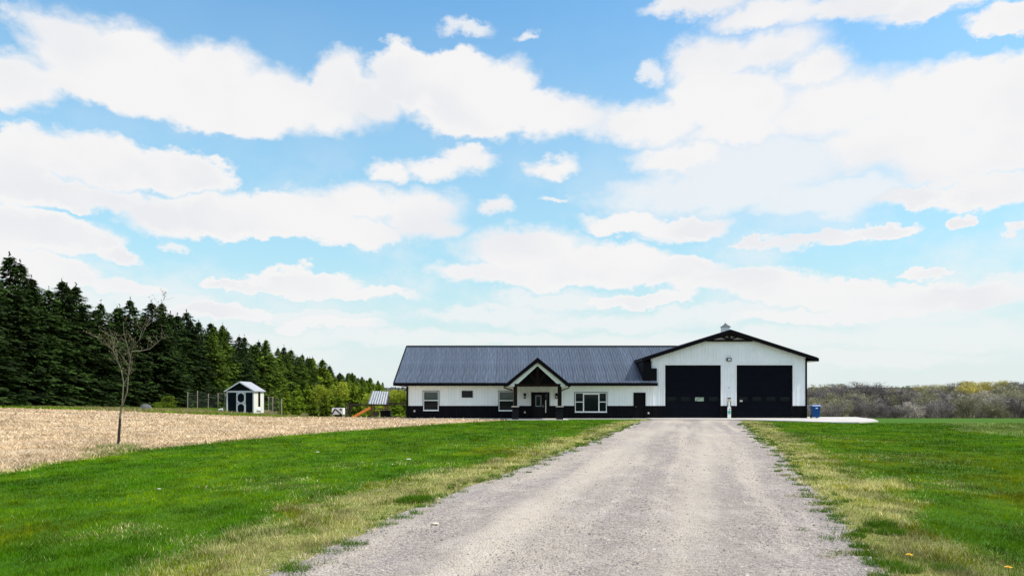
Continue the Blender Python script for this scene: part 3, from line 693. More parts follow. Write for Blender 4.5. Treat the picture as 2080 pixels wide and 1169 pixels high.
# entry door with a sidelight
x0, x1, z0, z1 = ENTRY
e = MB(); e.box(x0, x0 + 0.14, HY - 0.05, HY + 0.1, z0, z1); e.box(x1 - 0.14, x1, HY - 0.05, HY + 0.1, z0, z1); e.box(x0 + 0.14, x1 - 0.14, HY - 0.05, HY + 0.1, z1 - 0.12, z1)
ed = e.build('entry_door', 'black_trim', house)
MB().box(x0 + 0.14, x0 + 1.06, HY + 0.03, HY + 0.08, z0, z1 - 0.12).build('door_leaf', 'dark_board', ed)
gl = MB(); gx0, gx1, gz0, gz1 = x0 + 0.36, x0 + 0.84, 1.02, 1.94
gl.box(gx0, gx1, HY + 0.005, HY + 0.029, gz0, gz0 + 0.06); gl.box(gx0, gx1, HY + 0.005, HY + 0.029, gz1 - 0.06, gz1); gl.box(gx0, gx0 + 0.06, HY + 0.005, HY + 0.029, gz0 + 0.06, gz1 - 0.06); gl.box(gx1 - 0.06, gx1, HY + 0.005, HY + 0.029, gz0 + 0.06, gz1 - 0.06)
gl.build('glass_frame', 'galvanised', ed)
MB().box(gx0 + 0.06, gx1 - 0.06, HY + 0.012, HY + 0.028, gz0 + 0.06, gz1 - 0.06).build('pane', 'glass', ed)
MB().box(x0 + 1.06, x0 + 1.14, HY - 0.03, HY + 0.09, z0, z1 - 0.12).build('mullion', 'black_trim', ed)
MB().box(x0 + 1.14, x1 - 0.14, HY + 0.02, HY + 0.04, z0, z1 - 0.12).build('sidelight', 'glass', ed)
MB().box(x0 + 1.17, x0 + 1.24, HY + 0.005, HY + 0.019, 0.5, 1.55).build('curtain_edge', 'label_white', ed)
MB().tube([(x0 + 0.98, HY + 0.0, 0.95), (x0 + 0.98, HY - 0.01, 1.15)], 0.02).build('handle', 'galvanised', ed)
# service door
x0, x1, z0, z1 = SERV
e = MB(); e.box(x0, x0 + 0.07, HY - 0.05, HY + 0.1, z0, z1); e.box(x1 - 0.07, x1, HY - 0.05, HY + 0.1, z0, z1); e.box(x0 + 0.07, x1 - 0.07, HY - 0.05, HY + 0.1, z1 - 0.07, z1)
sdn = e.build('service_door', 'black_trim', house)
MB().box(x0 + 0.07, x1 - 0.07, HY + 0.03, HY + 0.08, z0, z1 - 0.07).build('door_leaf', 'black_steel', sdn)
MB().tube([(x0 + 0.15, HY + 0.0, 1.0), (x0 + 0.25, HY - 0.005, 1.0)], 0.018).build('handle', 'galvanised', sdn)
# lanterns, flood light, outlets
for xx in (1.06, 3.66):
    lt = MB(); lt.box(xx - 0.06, xx + 0.06, HY - 0.05, HY - 0.025, 1.72, 2.10)
    lan = lt.build('wall_lantern', 'black_trim', house)
    MB().prism([(xx - .12, 1.98), (xx - .07, 2.12), (xx + .07, 2.12), (xx + .12, 1.98)], 'y', HY - 0.22, HY - 0.052).build('lantern_cap', 'black_trim', lan)
    MB().prism([(xx - .10, 1.979), (xx + .10, 1.979), (xx + .08, 1.66), (xx - .08, 1.66)], 'y', HY - 0.20, HY - 0.06).build('lantern_glass', 'glass', lan)
    MB().box(xx - .03, xx + .03, HY - 0.215, HY - 0.201, 1.76, 1.88).build('lantern_bulb', 'label_white', lan)
fl_ = MB(); fl_.box(GC - 0.19, GC + 0.19, HY - 0.16, HY - 0.025, 4.76, 5.02); fl_ = fl_.build('flood_light', 'stone_dark', house)
MB().box(GC - 0.12, GC + 0.12, HY - 0.175, HY - 0.161, 4.81, 4.95).build('flood_lens', 'label_white', fl_)
for xx, zz in ((-8.05, 0.65), (1.06, 0.55), (11.27, 0.48)):
    MB().box(xx - 0.07, xx + 0.07, HY - 0.07, HY - 0.036, zz - 0.08, zz + 0.08).build('outlet_cover', 'stone_cap', house)
MB().box(GC - 0.06, GC + 0.06, HY - 0.05, HY - 0.026, 2.54, 2.62).build('keypad', 'stone_cap', house)

# porch
PYF = 57.95; PC = 2.0; PH = 2.50; PEZ = 2.80; PAZ = 4.86; PS = (PAZ - PEZ) / PH
def ptop(x, d=0): return PAZ - PS * abs(x - PC) - d
pr = MB(); ye = 64.8
pr.prism([(PC - PH, PEZ), (PC, PAZ), (PC + PH, PEZ), (PC + PH, PEZ - 0.10), (PC, PAZ - 0.13), (PC - PH, PEZ - 0.10)], 'y', PYF - 0.28, ye)
porch = pr.build('porch', 'roof_steel', house)
fz = MB(); fz.prism([(PC - PH - 0.06, PEZ - 0.02), (PC, PAZ + 0.03), (PC + PH + 0.06, PEZ - 0.02), (PC + PH + 0.06, PEZ - 0.20), (PC + PH - 0.1, PEZ - 0.20), (PC, PAZ - 0.36), (PC - PH + 0.1, PEZ - 0.20), (PC - PH - 0.06, PEZ - 0.20)], 'y', PYF - 0.36, PYF - 0.285)
fz.build('rake_fascia', 'black_trim', porch)
# white frieze band behind the fascia
th = 0.80; iw = 1.80
MB().prism([(PC - PH + 0.22, PEZ - 0.16), (PC, PAZ - 0.14), (PC + PH - 0.22, PEZ - 0.16), (PC + iw - 0.05, PEZ - 0.16), (PC, PAZ - 0.62), (PC - iw + 0.05, PEZ - 0.16)], 'y', PYF - 0.10, PYF + 0.05).build('gable_frieze', 'white_steel', porch)
bzz = PEZ - 0.02
MB().box(PC - iw, PC + iw, PYF - 0.13, PYF + 0.10, bzz - 0.16, bzz + 0.06).build('truss_chord', 'brown_timber', porch)
MB().box(PC - 0.08, PC + 0.08, PYF - 0.08, PYF + 0.06, bzz + 0.06, PAZ - 0.65).build('truss_king_post', 'brown_timber', porch)
for s_ in (-1, 1):
    MB().beam((PC + s_ * 0.1, PYF, bzz + 0.1), (PC + s_ * 0.55, PYF, bzz + 0.78), 0.12, 0.11).build('truss_brace', 'brown_timber', porch)
MB().prism([(PC - iw, bzz - 0.05), (PC, PAZ - 0.55), (PC + iw, bzz - 0.05)], 'y', PYF + 0.75, PYF + 0.82).build('gable_infill', 'dark_board', porch)
MB().box(PC - iw, PC + iw, PYF + 0.11, HY - 0.05, bzz - 0.10, bzz - 0.06).build('porch_ceiling', 'dark_board', porch)
for s_ in (-1, 1):
    xx = PC + s_ * 1.74
    MB().box(xx - 0.15, xx + 0.15, PYF - 0.12, PYF + 0.18, 1.10, bzz - 0.165).build('column', 'brown_timber', porch)
    MB().box(xx - 0.30, xx + 0.30, PYF - 0.28, PYF + 0.34, 1.02, 1.10).build('column_cap', 'stone_cap', porch)
    # stone pier laid from separate blocks
    zz = 0.05; r_ = 0
    while zz < 1.0:
        h_ = min(random.choice((0.16, 0.2, 0.13)), 1.015 - zz)
        cut = xx + random.uniform(-0.12, 0.12)
        for xa, xb in ((xx - 0.26, cut - 0.004), (cut + 0.004, xx + 0.26)):
            MB().box(xa + random.uniform(-.012, .01), xb + random.uniform(-.008, .002), PYF - 0.24 + random.uniform(-.015, .01), PYF + 0.30, zz + 0.003, zz + h_ - 0.003).build('stone', 'stone_dark', porch)
        zz += h_
    xe = PC + s_ * (PH + 0.14)
    MB().tube([(xe, EAVE_Y - 0.2, 2.72), (xe, EAVE_Y - 0.3, 2.55), (PC + s_ * 2.0, PYF + 0.35, 2.36), (PC + s_ * 1.95, PYF + 0.3, 2.30)], 0.05).build('downspout', 'black_trim', porch)

# ------------------------------------------------------------------ things round the house
t = empty('welcome_board', (17.86, 60.72, 0.078), 'tall narrow porch board, tan above white with teal roundel, between garage doors', 'sign')
x_, y_ = 17.86, 60.72
MB().box(x_ - 0.14, x_ + 0.14, y_ - 0.02, y_ + 0.03, 0.08, 1.74).build('board', 'white_trim', t)
MB().box(x_ - 0.145, x_ + 0.145, y_ - 0.032, y_ - 0.021, 1.66, 1.745).build('top_band', 'black_trim', t)
MB().box(x_ - 0.12, x_ + 0.12, y_ - 0.03, y_ - 0.021, 1.44, 1.659).build('tan_panel', 'tan_paint', t)
for s_ in (-1, 1): MB().box(x_ + (0.085 if s_ > 0 else -0.14), x_ + (0.14 if s_ > 0 else -0.085), y_ - 0.028, y_ - 0.021, 0.98, 1.439).build('side_band', 'black_trim', t)
MB().prism([(x_ + 0.125 * math.cos(a), 0.55 + 0.16 * math.sin(a)) for a in [2 * math.pi * i / 20 for i in range(20)]], 'y', y_ - 0.03, y_ - 0.021).build('roundel', 'teal_paint', t)
MB().box(x_ + 0.01, x_ + 0.09, y_ - 0.03, y_ - 0.021, 0.78, 0.86).build('dark_mark', 'stone_dark', t)

bx_, by_ = 24.86, 60.55
t = empty('wheelie_bin', (bx_, by_, 0.075), 'blue wheeled rubbish bin with pale lid beside the garage corner', 'bin')
bz = 0.075
def frust(x0, x1, y0, y1, z0, X0, X1, Y0, Y1, z1):
    return MB().add([(x0,y0,z0),(x1,y0,z0),(x1,y1,z0),(x0,y1,z0),(X0,Y0,z1),(X1,Y0,z1),(X1,Y1,z1),(X0,Y1,z1)], [(0,3,2,1),(4,5,6,7),(0,1,5,4),(1,2,6,5),(2,3,7,6),(3,0,4,7)])
frust(bx_-.24, bx_+.24, by_-.26, by_+.26, bz+.06, bx_-.30, bx_+.30, by_-.34, by_+.34, bz+.94).build('body', 'blue_plastic', t)
MB().box(bx_-.33, bx_+.33, by_-.37, by_+.37, bz+.94, bz+.97).build('rim', 'blue_plastic', t)
MB().prism([(by_-.39, bz+.972), (by_+.39, bz+.972), (by_+.37, bz+1.04), (by_-.1, bz+1.08), (by_-.36, bz+1.03)], 'x', bx_-.34, bx_+.34).build('lid', 'bin_lid', t)
for s_ in (-1, 1):
    MB().tube([(bx_ + s_*.20, by_+.26, bz+.13), (bx_ + s_*.28, by_+.26, bz+.13)], 0.13, 14).build('wheel', 'black_rubber', t)
MB().tube([(bx_-.25, by_+.40, bz+.95), (bx_+.25, by_+.40, bz+.95)], 0.02).build('handle', 'blue_plastic', t)
MB().box(bx_-.10, bx_+.08, by_-.335, by_-.318, bz+.78, bz+.86).build('sticker', 'label_white', t)

# shed ------------------------------------------------------------
SP = hit(461, 839); SY = SP.y; sc = SY / F
sx0, sx1 = (460 - CX) * sc, (516 - CX) * sc; sg = gz((sx0 + sx1) / 2, SY)
def sz(py): return CAMZ + (HOR - py) * sc
SD = 3.6
shed = empty('garden_shed', ((sx0 + sx1) / 2, SY, sg), 'small gabled garden shed with dark front, white trim and octagon-panelled door', 'shed')
wtop = sz(793); apx = sz(774); xm = (sx0 + sx1) / 2; sb = sg + 0.10
MB().prism([(sx0 + .03, sb), (sx1 - .03, sb), (sx1 - .03, wtop), (xm, apx - .12), (sx0 + .03, wtop)], 'y', SY + 0.03, SY + SD).build('wall', 'shed_dark', shed)
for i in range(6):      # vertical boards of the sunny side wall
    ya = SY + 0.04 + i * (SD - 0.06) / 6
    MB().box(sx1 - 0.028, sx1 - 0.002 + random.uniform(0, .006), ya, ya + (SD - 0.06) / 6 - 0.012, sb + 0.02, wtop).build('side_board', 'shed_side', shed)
MB().box(sx0 + .1, sx1 - .1, SY + 0.1, SY + SD - 0.1, sg - 0.1, sb).build('skid_base', 'old_wood', shed)
for xa, xb in ((sx0, sx0 + 0.16), (sx1 - 0.16, sx1)): MB().box(xa, xb, SY - 0.02, SY + 0.10, sb, wtop).build('corner_trim', 'shed_trim', shed)
MB().box(sx1 - 0.0, sx1 + 0.035, SY + SD - 0.14, SY + SD, sb, wtop).build('corner_trim', 'shed_trim', shed)
MB().box(sx0 + 0.161, sx1 - 0.161, SY - 0.015, SY + 0.028, sz(796.5), sz(793)).build('head_trim', 'shed_trim', shed)
ov = 0.22
for s_ in (-1, 1):
    xe = xm + s_ * ((sx1 - sx0) / 2 + ov); ze = wtop - 0.02
    sh_ = MB().add([(xm, SY - .25, apx), (xm, SY + SD + .2, apx), (xe, SY + SD + .2, ze), (xe, SY - .25, ze), (xm, SY - .25, apx - .08), (xm, SY + SD + .2, apx - .08), (xe, SY + SD + .2, ze - .08), (xe, SY - .25, ze - .08)], [(0,1,2,3),(7,6,5,4),(0,3,7,4),(1,5,6,2),(2,6,7,3),(0,4,5,1)])
    sh_.build('roof_slope', 'grey_roof', shed)
    MB().beam((xm, SY - .27, apx - .09), (xe, SY - .27, ze - .09), 0.13, 0.03).build('rake_board', 'shed_trim', shed)
dx0, dx1 = (480 - CX) * sc, (499 - CX) * sc; dz1 = sz(796.6)
door = MB(); door.box(dx0, dx1, SY - 0.02, SY + 0.028, sb, dz1).build('door', 'shed_trim', shed)
door = [o for o in shed.children if o.name.startswith('door')][0]
hd = (dz1 - sb) / 2
for i in range(2):
    zc = sb + hd * (i + 0.5); w_ = (dx1 - dx0) / 2 - 0.19; h_ = hd / 2 - 0.1; c_ = 0.26; xc = (dx0 + dx1) / 2
    MB().prism([(xc - w_, zc - h_ + c_), (xc - w_ + c_, zc - h_), (xc + w_ - c_, zc - h_), (xc + w_, zc - h_ + c_), (xc + w_, zc + h_ - c_), (xc + w_ - c_, zc + h_), (xc - w_ + c_, zc + h_), (xc - w_, zc + h_ - c_)], 'y', SY - 0.032, SY - 0.021).build('octagon_panel', 'shed_dark', door)
for zz in (sb + 0.12, sb + hd, dz1 - 0.12):
    for s_ in (-1, 1):
        xc = (dx0 + dx1) / 2 + s_ * ((dx1 - dx0) / 2 - 0.15)
        MB().prism([(xc - .08, zz), (xc, zz - .07), (xc + .08, zz), (xc, zz + .07)], 'y', SY - 0.03, SY - 0.021).build('ornament', 'shed_ornament', door)
MB().box(sx1 - 0.001, sx1 + 0.02, SY + 1.5, SY + 2.3, sb + 0.85, wtop - 0.1).build('side_window', 'glass', shed)
sill = MB().box(sx1 - 0.001, sx1 + 0.16, SY + 0.9, SY + 2.5, sb + 0.36, sb + 0.62).build('flower_box', 'shed_trim', shed)

# wire run fences either side of the shed
def fence(name, label, pxs, top, Yf, rails):
    f0 = at(pxs[0], 0, Yf); t = empty(name, (f0.x, Yf, gz(f0.x, Yf)), label, 'fence')
    pts = []
    for i, p in enumerate(pxs):
        X_ = (p - CX) / F * Yf; g = gz(X_, Yf); zt = CAMZ + (HOR - (top if not hasattr(top, '__len__') else top[i])) / F * Yf
        MB().tube([(X_, Yf, g - 0.1), (X_ + random.uniform(-.03, .03), Yf, zt)], 0.055, 7).build('post', 'old_wood', t); pts.append((X_, g, zt))
    for (a, g, zt), (b_, g2, zt2) in zip(pts[:-1], pts[1:]):
        wr = MB()
        for k_ in range(8):
            q = (k_ + 0.6) / 8.2; wr.tube([(a, Yf - .05, g + (zt - g) * q), ((a + b_) / 2, Yf - .05, (g + (zt - g) * q + g2 + (zt2 - g2) * q) / 2 - 0.02), (b_, Yf - .05, g2 + (zt2 - g2) * q)], 0.006, 3)
        for k_ in range(1, 9):
            q = k_ / 9; wr.tube([(a + (b_ - a) * q, Yf - .056, g + 0.03), (a + (b_ - a) * q, Yf - .056, g + (zt - g) * 0.97)], 0.005, 3)
        wr.build('wire_mesh', 'wire', t)
    for (i, j) in rails:
        MB().beam((pts[i][0] - .15, Yf + .02, pts[i][2] + 0.03), (pts[j][0] + .1, Yf + .02, pts[j][2] + 0.03), 0.07, 0.07).build('rail', 'old_wood', t)
    return t
fence('wire_fence', 'wooden posts and wire fence left standing between shed and dark spruces', [381, 401, 423, 443, 457], [796, 793, 799, 799, 799], SY + 1.5, [(3, 4)])
fence('wire_fence', 'short wire run with two pale posts on the sunny side of the shed', [545, 554, 572], [806, 806, 809], SY + 2.2, [(0, 1)])
# small clutter by the shed
p = hit(448, 838); t = empty('white_tub', (p.x, p.y, gz(p.x, p.y)), 'white plastic tub tipped over on a dark log beside the shed', 'tub')
g = gz(p.x, p.y)
MB().tube([(p.x - .30, p.y, g + .10), (p.x + .22, p.y + .05, g + .10)], [0.10, 0.12], 8).build('log', 'bark', t)
tb = MB().tube([(p.x - .28, p.y, g + .36), (p.x - .1, p.y, g + .37), (p.x + .26, p.y, g + .42)], [0.13, 0.16, 0.19], 12); tb.build('tub_body', 'label_white', t)
MB().tube([(p.x + .255, p.y, g + .42), (p.x + .285, p.y, g + .424)], [0.21, 0.21], 12).build('rim', 'label_white', t)
p = hit(469, 841); g = gz(p.x, p.y)
o = MB().tube([(p.x - .1, p.y, g + .03), (p.x - .05, p.y, g + .16), (p.x + .1, p.y, g + .30)], [0.08, 0.07, 0.03], 7).build('white_scrap', 'label_white', None, org=(p.x, p.y, g)); tag(o, 'small bent white plastic scrap lying before the shed front', 'scrap')

# white chevron hutch
hp = at(685, 842, 84.0); hx = hp.x; hg = gz(hx, 84.0); hs_ = 84.0 / F
t = empty('chicken_hutch', (hx, 84.0, hg), 'low white hutch with black chevron bars in front of the evergreens', 'hutch')
za, zb = CAMZ + (HOR - 841) * hs_, CAMZ + (HOR - 828) * hs_; xa, xb = (674 - CX) * hs_, (697 - CX) * hs_
MB().box(xa, xb, 84.0, 84.9, za, zb).build('body', 'label_white', t)
xp = (681 - CX) * hs_
MB().beam((xa + .02, 83.97, za + 0.05), (xp, 83.97, zb - 0.12), 0.13, 0.04).build('chevron_bar', 'black_trim', t)
MB().beam((xp, 83.965, zb - 0.12), ((694 - CX) * hs_, 83.965, za - 0.05), 0.13, 0.04).build('chevron_bar', 'black_trim', t)
MB().prism([((689 - CX) * hs_, zb - .08), ((694 - CX) * hs_, zb - .08), ((694 - CX) * hs_, zb - .40)], 'y', 83.97, 83.99).build('vent_hole', 'black_trim', t)
for xx in (xa + .08, xb - .08):
    for yy in (84.08, 84.8): MB().box(xx - .04, xx + .04, yy - .04, yy + .04, hg - .05, za).build('leg', 'old_wood', t)

# swing set with a metal roofed tower
PY = 88.0; ps = PY / F
def pp(px, py, dy=0): return Vector(((px - CX) * ps, PY + dy, CAMZ + (HOR - py) * ps))
x_ = pp(767, 0).x; pg = gz(x_, PY)
t = empty('play_set', (x_, PY, pg), 'dark timber swing set with corrugated metal tower roof and orange slide', 'play set')
bz_ = pp(0, 820).z
MB().beam(pp(701, 820.5), pp(796, 822), 0.16, 0.16).build('swing_beam', 'play_wood', t)
MB().beam(pp(786, 819, 1.2), pp(832, 819, 1.2), 0.18, 0.16).build('monkey_bar', 'play_wood', t)
for dy in (-1.0, 1.0):
    b0 = pp(706, 0, dy); b0.z = gz(b0.x, b0.y) - 0.05
    MB().beam(b0, pp(709 + dy, 820, dy * 0.1), 0.15, 0.15).build('leg', 'play_wood', t)
    b1 = pp(828, 0, dy + 1.2); b1.z = gz(b1.x, b1.y) - 0.05
    MB().beam(b1, pp(828, 819, 1.2 + dy * 0.1), 0.15, 0.15).build('leg', 'play_wood', t)
MB().beam(pp(716, 822), pp(709, 838), 0.16, 0.14).build('knee_brace', 'play_wood', t)
for xx in (755, 782):
    for dy in (0.1, 1.6):
        q = pp(xx, 818, dy); MB().box(q.x - .06, q.x + .06, q.y - .06, q.y + .06, gz(q.x, q.y) - .1, q.z).build('post', 'play_post', t)
q0, q1 = pp(752, 829), pp(784, 829)
MB().box(q0.x, q1.x, PY + 0.05, PY + 1.65, q0.z - 0.1, q0.z).build('deck', 'play_wood', t)
# roof: ribbed sheet leaning back
NR = 30; vs = []; r0a, r0b = pp(747.5, 820, -0.2), pp(786, 820.5, -0.2); r1a, r1b = pp(753, 793.5, 0.95), pp(788, 795, 0.95)
for i in range(NR + 1):
    q = i / NR; d = (0, 0.035, 0.05, 0.035)[i % 4]
    a = r0a.lerp(r0b, q); c = r1a.lerp(r1b, q); vs += [(a.x, a.y - d, a.z + d), (c.x, c.y - d, c.z + d)]
MB().add(vs, [(2 * i, 2 * i + 2, 2 * i + 3, 2 * i + 1) for i in range(NR)]).build('roof_sheet', 'galvanised', t, recalc=False)
MB().add([tuple(r1a + Vector((0, .02, 0))), tuple(r1b + Vector((0, .02, 0))), tuple(r0b + Vector((0, 2.4, 0))), tuple(r0a + Vector((0, 2.4, 0)))], [(0, 1, 2, 3)]).build('roof_sheet', 'galvanised', t, recalc=False)
MB().add([tuple(r0b + Vector((0.0, 0.05, 0))), tuple(r0b + Vector((0, 2.3, 0))), tuple(r1b + Vector((0, 0, -.02)))], [(0, 1, 2)]).build('gable_board', 'play_wood', t, recalc=False)
# slide
s0, s1 = pp(753, 829, -0.3), pp(718, 849, -0.3); s1.z = gz(s1.x, s1.y) + 0.35
MB().beam(s0, s1, 0.06, 0.62).build('slide_bed', 'orange_plastic', t)
for dy in (-0.33, 0.33): MB().beam(s0 + Vector((0, dy, .10)), s1 + Vector((0, dy, .10)), 0.26, 0.04).build('slide_side', 'orange_plastic', t)
q = pp(766, 842, -0.2)
MB().tube([q + Vector((0, 0, .15)), q + Vector((0, .12, .15))], 0.30, 12).build('tyre_swing', 'black_rubber', t)

gq = at(783, 846, 74.0); g = gz(gq.x, 74.0); hs_ = 74.0 / F
t = empty('storage_box', (gq.x, 74.0, g), 'dark lidded storage box standing near the house end', 'box')
xa, xb = (772.5 - CX) * hs_, (792.5 - CX) * hs_; zt = CAMZ + (HOR - 833) * hs_
MB().box(xa, xb, 74.0, 74.7, g, zt - 0.06).build('body', 'black_steel', t)
MB().box(xa - .03, xb + .03, 73.96, 74.74, zt - 0.059, zt).build('lid', 'dark_board', t)
MB().box((782 - CX) * hs_ - .05, (782 - CX) * hs_ + .05, 73.985, 73.999, g + .22, g + .32).build('latch', 'galvanised', t)

# ------------------------------------------------------------------ trees
def quads_from(c, u, w):      # centres, half-vectors -> vertices, faces
    V = np.empty((len(c) * 4, 3)); V[0::4] = c - u - w; V[1::4] = c + u - w * 0.6; V[2::4] = c + u * 1.0 + w; V[3::4] = c - u + w * 0.6
    return V, np.arange(len(c) * 4).reshape(-1, 4)
def spruce_meshes(name, h, r, seed, mat, dense=1.0, droop=0.25, power=0.85, spray=1.0, base=0.03):
    rg = np.random.default_rng(seed); C = []; U = []; W = []; T = []
    z = base * h
    while z < h * 0.985:
        q = z / h; L0 = r * min((1 - q) ** power, 1.75 * (1 - q)) * (0.80 + 0.2 * math.sin(z * 2.1 + seed)); nb = max(4, int((5 + 6 * (1 - q)) * dense)); a0 = rg.uniform(0, 6.28)
        for k in range(nb):
            a = a0 + 6.283 * k / nb + rg.uniform(-.3, .3); L = L0 * rg.uniform(0.50, 1.25) + 0.08
            dz = -droop * L * rg.uniform(-0.4, 1.9) + (0.35 * L if q > 0.85 else 0)
            ns = max(3, int(L / (0.21 * spray))) * 2
            t = rg.uniform(0.12, 1.0, ns) ** 0.75; t[0] = 1.0
            d = np.array([math.cos(a), math.sin(a), 0]); perp = np.array([-math.sin(a), math.cos(a), 0])
            side = rg.uniform(-1, 1, ns) * (0.10 + 0.26 * (1 - t)) * L * 0.75
            cz = z + dz * t ** 1.6 + 0.10 * L * np.maximum(0, t - 0.7) + rg.uniform(-.12, .10, ns)
            c = d[None] * (t * L)[:, None] + perp[None] * side[:, None]; c[:, 2] = cz
            s = spray * rg.uniform(0.09, 0.20, ns) * (1.15 - 0.4 * q)
            u = d[None] * s[:, None] * 1.5 + perp[None] * (np.sign(side) * s * 0.7)[:, None]; u[:, 2] = -s * rg.uniform(0.0, 0.9, ns)
            w = perp[None] * (s * 0.55)[:, None]; w[:, 2] += s * rg.uniform(-0.5, 0.5, ns)
            C.append(c); U.append(u); W.append(w); T.append(rg.uniform(0.55, 1.5, ns) * rg.uniform(0.6, 1.5))
        z += (0.20 + 0.12 * (1 - q)) * max(0.7, h / 14) / max(0.8, dense ** 0.5)
    tn = 14; zt = np.linspace(h * 0.90, h * 1.02, tn); cc = np.stack([rg.uniform(-.03, .03, tn), rg.uniform(-.03, .03, tn), zt], 1)
    C.append(cc); U.append(np.stack([rg.uniform(-.1, .1, tn), rg.uniform(-.1, .1, tn), np.full(tn, .12)], 1)); W.append(np.stack([rg.uniform(-.06, .06, tn), rg.uniform(-.06, .06, tn), np.zeros(tn)], 1)); T.append(np.ones(tn))
    C = np.concatenate(C); U = np.concatenate(U); W = np.concatenate(W); T = np.concatenate(T)
    V, Fc = quads_from(C, U, W); Tt = np.repeat(T, 4)[:, None] * np.array([[1.0, 1.0, 0.9]]); 
    crown = mesh_np(name + '_crown', V, Fc, 4, Tt); crown.materials.append(MATS[mat])
    tk = MB().tube([(0, 0, -0.3), (0, 0, h * .4), (0.05, 0, h * 0.97)], [0.014 * h, 0.009 * h, 0.012], 7).mesh(name + '_trunk'); tk.materials.append(MATS['bark'])
    return crown, tk
def leafy_meshes(name, h, r, seed, mat, nleaf=2600, trunk=0.25, barkm='bark_grey', leaf=0.16, thin=False):
    rg = np.random.default_rng(seed); tk = MB(); tips = []
    tk.tube([(0, 0, -0.2), (0.05, 0, h * trunk), (0.0, 0.05, h * 0.75)], [0.016 * h, 0.011 * h, 0.004 * h], 6)
    for k in range(16):
        a = rg.uniform(0, 6.28); z0 = h * rg.uniform(trunk * 0.7, 0.7); L = r * rg.uniform(0.5, 1.0); e = Vector((math.cos(a) * L, math.sin(a) * L, min(h * 0.97, z0 + L * rg.uniform(0.5, 1.3))))
        tk.tube([(0, 0, z0), (e.x * .5, e.y * .5, z0 + (e.z - z0) * 0.4), tuple(e)], [0.007 * h, 0.004 * h, 0.001 * h], 4); tips.append(e); tips.append(Vector((e.x * .6, e.y * .6, z0 + (e.z - z0) * .6)))
    tips.append(Vector((0, 0, h * 0.92))); tips.append(Vector((0, 0, h * 0.75)))
    tp = np.array([list(t_) for t_ in tips]); idx = rg.integers(0, len(tp), nleaf)
    c = tp[idx] + rg.normal(0, 1, (nleaf, 3)) * np.array([[0.20 * r, 0.20 * r, 0.075 * h]]); c[:, 2] = np.clip(c[:, 2], 0.08 * h, h)
    s = leaf * rg.uniform(0.6, 1.4, nleaf); u = rg.normal(0, 1, (nleaf, 3)); u /= np.linalg.norm(u, axis=1)[:, None]; w = np.cross(u, rg.normal(0, 1, (nleaf, 3))); w /= np.linalg.norm(w, axis=1)[:, None]
    V, Fc = quads_from(c, u * s[:, None], w * (s * 0.6)[:, None]); T = np.repeat(rg.uniform(0.65, 1.35, nleaf), 4)[:, None] * np.ones((1, 3))
    crown = mesh_np(name + '_crown', V, Fc, 4, T); crown.materials.append(MATS[mat]); m2 = tk.mesh(name + '_trunk'); m2.materials.append(MATS[barkm]); return crown, m2
def bare_meshes(name, h, r, seed, mat, ntw=1500):
    rg = np.random.default_rng(seed); tk = MB(); ends = []
    tk.tube([(0, 0, -0.4), (rg.uniform(-.1, .1), 0, h * 0.3), (rg.uniform(-.3, .3), 0, h * 0.7)], [0.018 * h, 0.013 * h, 0.005 * h], 5)
    for k in range(13):
        a = rg.uniform(0, 6.28); z0 = h * rg.uniform(0.18, 0.62); L = r * rg.uniform(0.55, 1.05); zt = min(h * 0.98, z0 + L * rg.uniform(0.7, 1.8)); e = (math.cos(a) * L, math.sin(a) * L, zt)
        mid = (e[0] * .45, e[1] * .45, z0 + (zt - z0) * .38); tk.tube([(0, 0, z0), mid, e], [0.008 * h, 0.005 * h, 0.0015 * h], 4)
        for q in (0.35, 0.6, 0.85, 1.0): ends.append(((e[0] - 0) * q, e[1] * q, z0 + (zt - z0) * q ** 1.15))
    for q in (0.5, 0.65, 0.8, 0.9): ends.append((0, 0, h * q))
    tp = np.array(ends); idx = rg.integers(0, len(tp), ntw); p = tp[idx] + rg.normal(0, 1, (ntw, 3)) * np.array([[0.15 * r, 0.15 * r, 0.05 * h]])
    out = p.copy(); out[:, 2] = 0.7 * r; out /= np.linalg.norm(out, axis=1)[:, None] + 1e-6
    d = out + rg.normal(0, 0.55, (ntw, 3)); d /= np.linalg.norm(d, axis=1)[:, None]
    L = rg.uniform(0.05, 0.13, ntw) * h; w = np.cross(d, rg.normal(0, 1, (ntw, 3))); w /= np.linalg.norm(w, axis=1)[:, None]; wd = rg.uniform(0.025, 0.06, ntw)
    V = np.empty((ntw * 3, 3)); V[0::3] = p - w * wd[:, None]; V[1::3] = p + w * wd[:, None]; V[2::3] = p + d * L[:, None]; V[:, 2] = np.minimum(V[:, 2], h * 1.03)
    T = np.repeat(rg.uniform(0.6, 1.4, ntw), 3)[:, None] * np.ones((1, 3))
    crown = mesh_np(name + '_crown', V, np.arange(ntw * 3).reshape(-1, 3), 3, T); crown.materials.append(MATS[mat]); m2 = tk.mesh(name + '_trunk'); m2.materials.append(MATS['bark_grey']); return crown, m2
def plant(name, meshes, loc, scale, rz, label, cat, group):
    t = bpy.data.objects.new(name, None); COL.objects.link(t); t.location = loc; t.scale = scale; t.rotation_euler = (0, 0, rz); t.empty_display_size = 0.3
    tag(t, label, cat, group)
    for nm, me in (('crown', meshes[0]), ('trunk', meshes[1])):
        o = bpy.data.objects.new(nm, me); COL.objects.link(o); o.parent = t
    return t
SPR = [spruce_meshes('spruce_a%d' % i, 14.5, 4.3, 11 + i, 'spruce_dark', 1.35, 0.24, 0.60) for i in range(4)]
SPM = [spruce_meshes('spruce_b%d' % i, 13.5, 4.0, 31 + i, 'spruce_mid', 1.25, 0.18, 0.58) for i in range(3)]
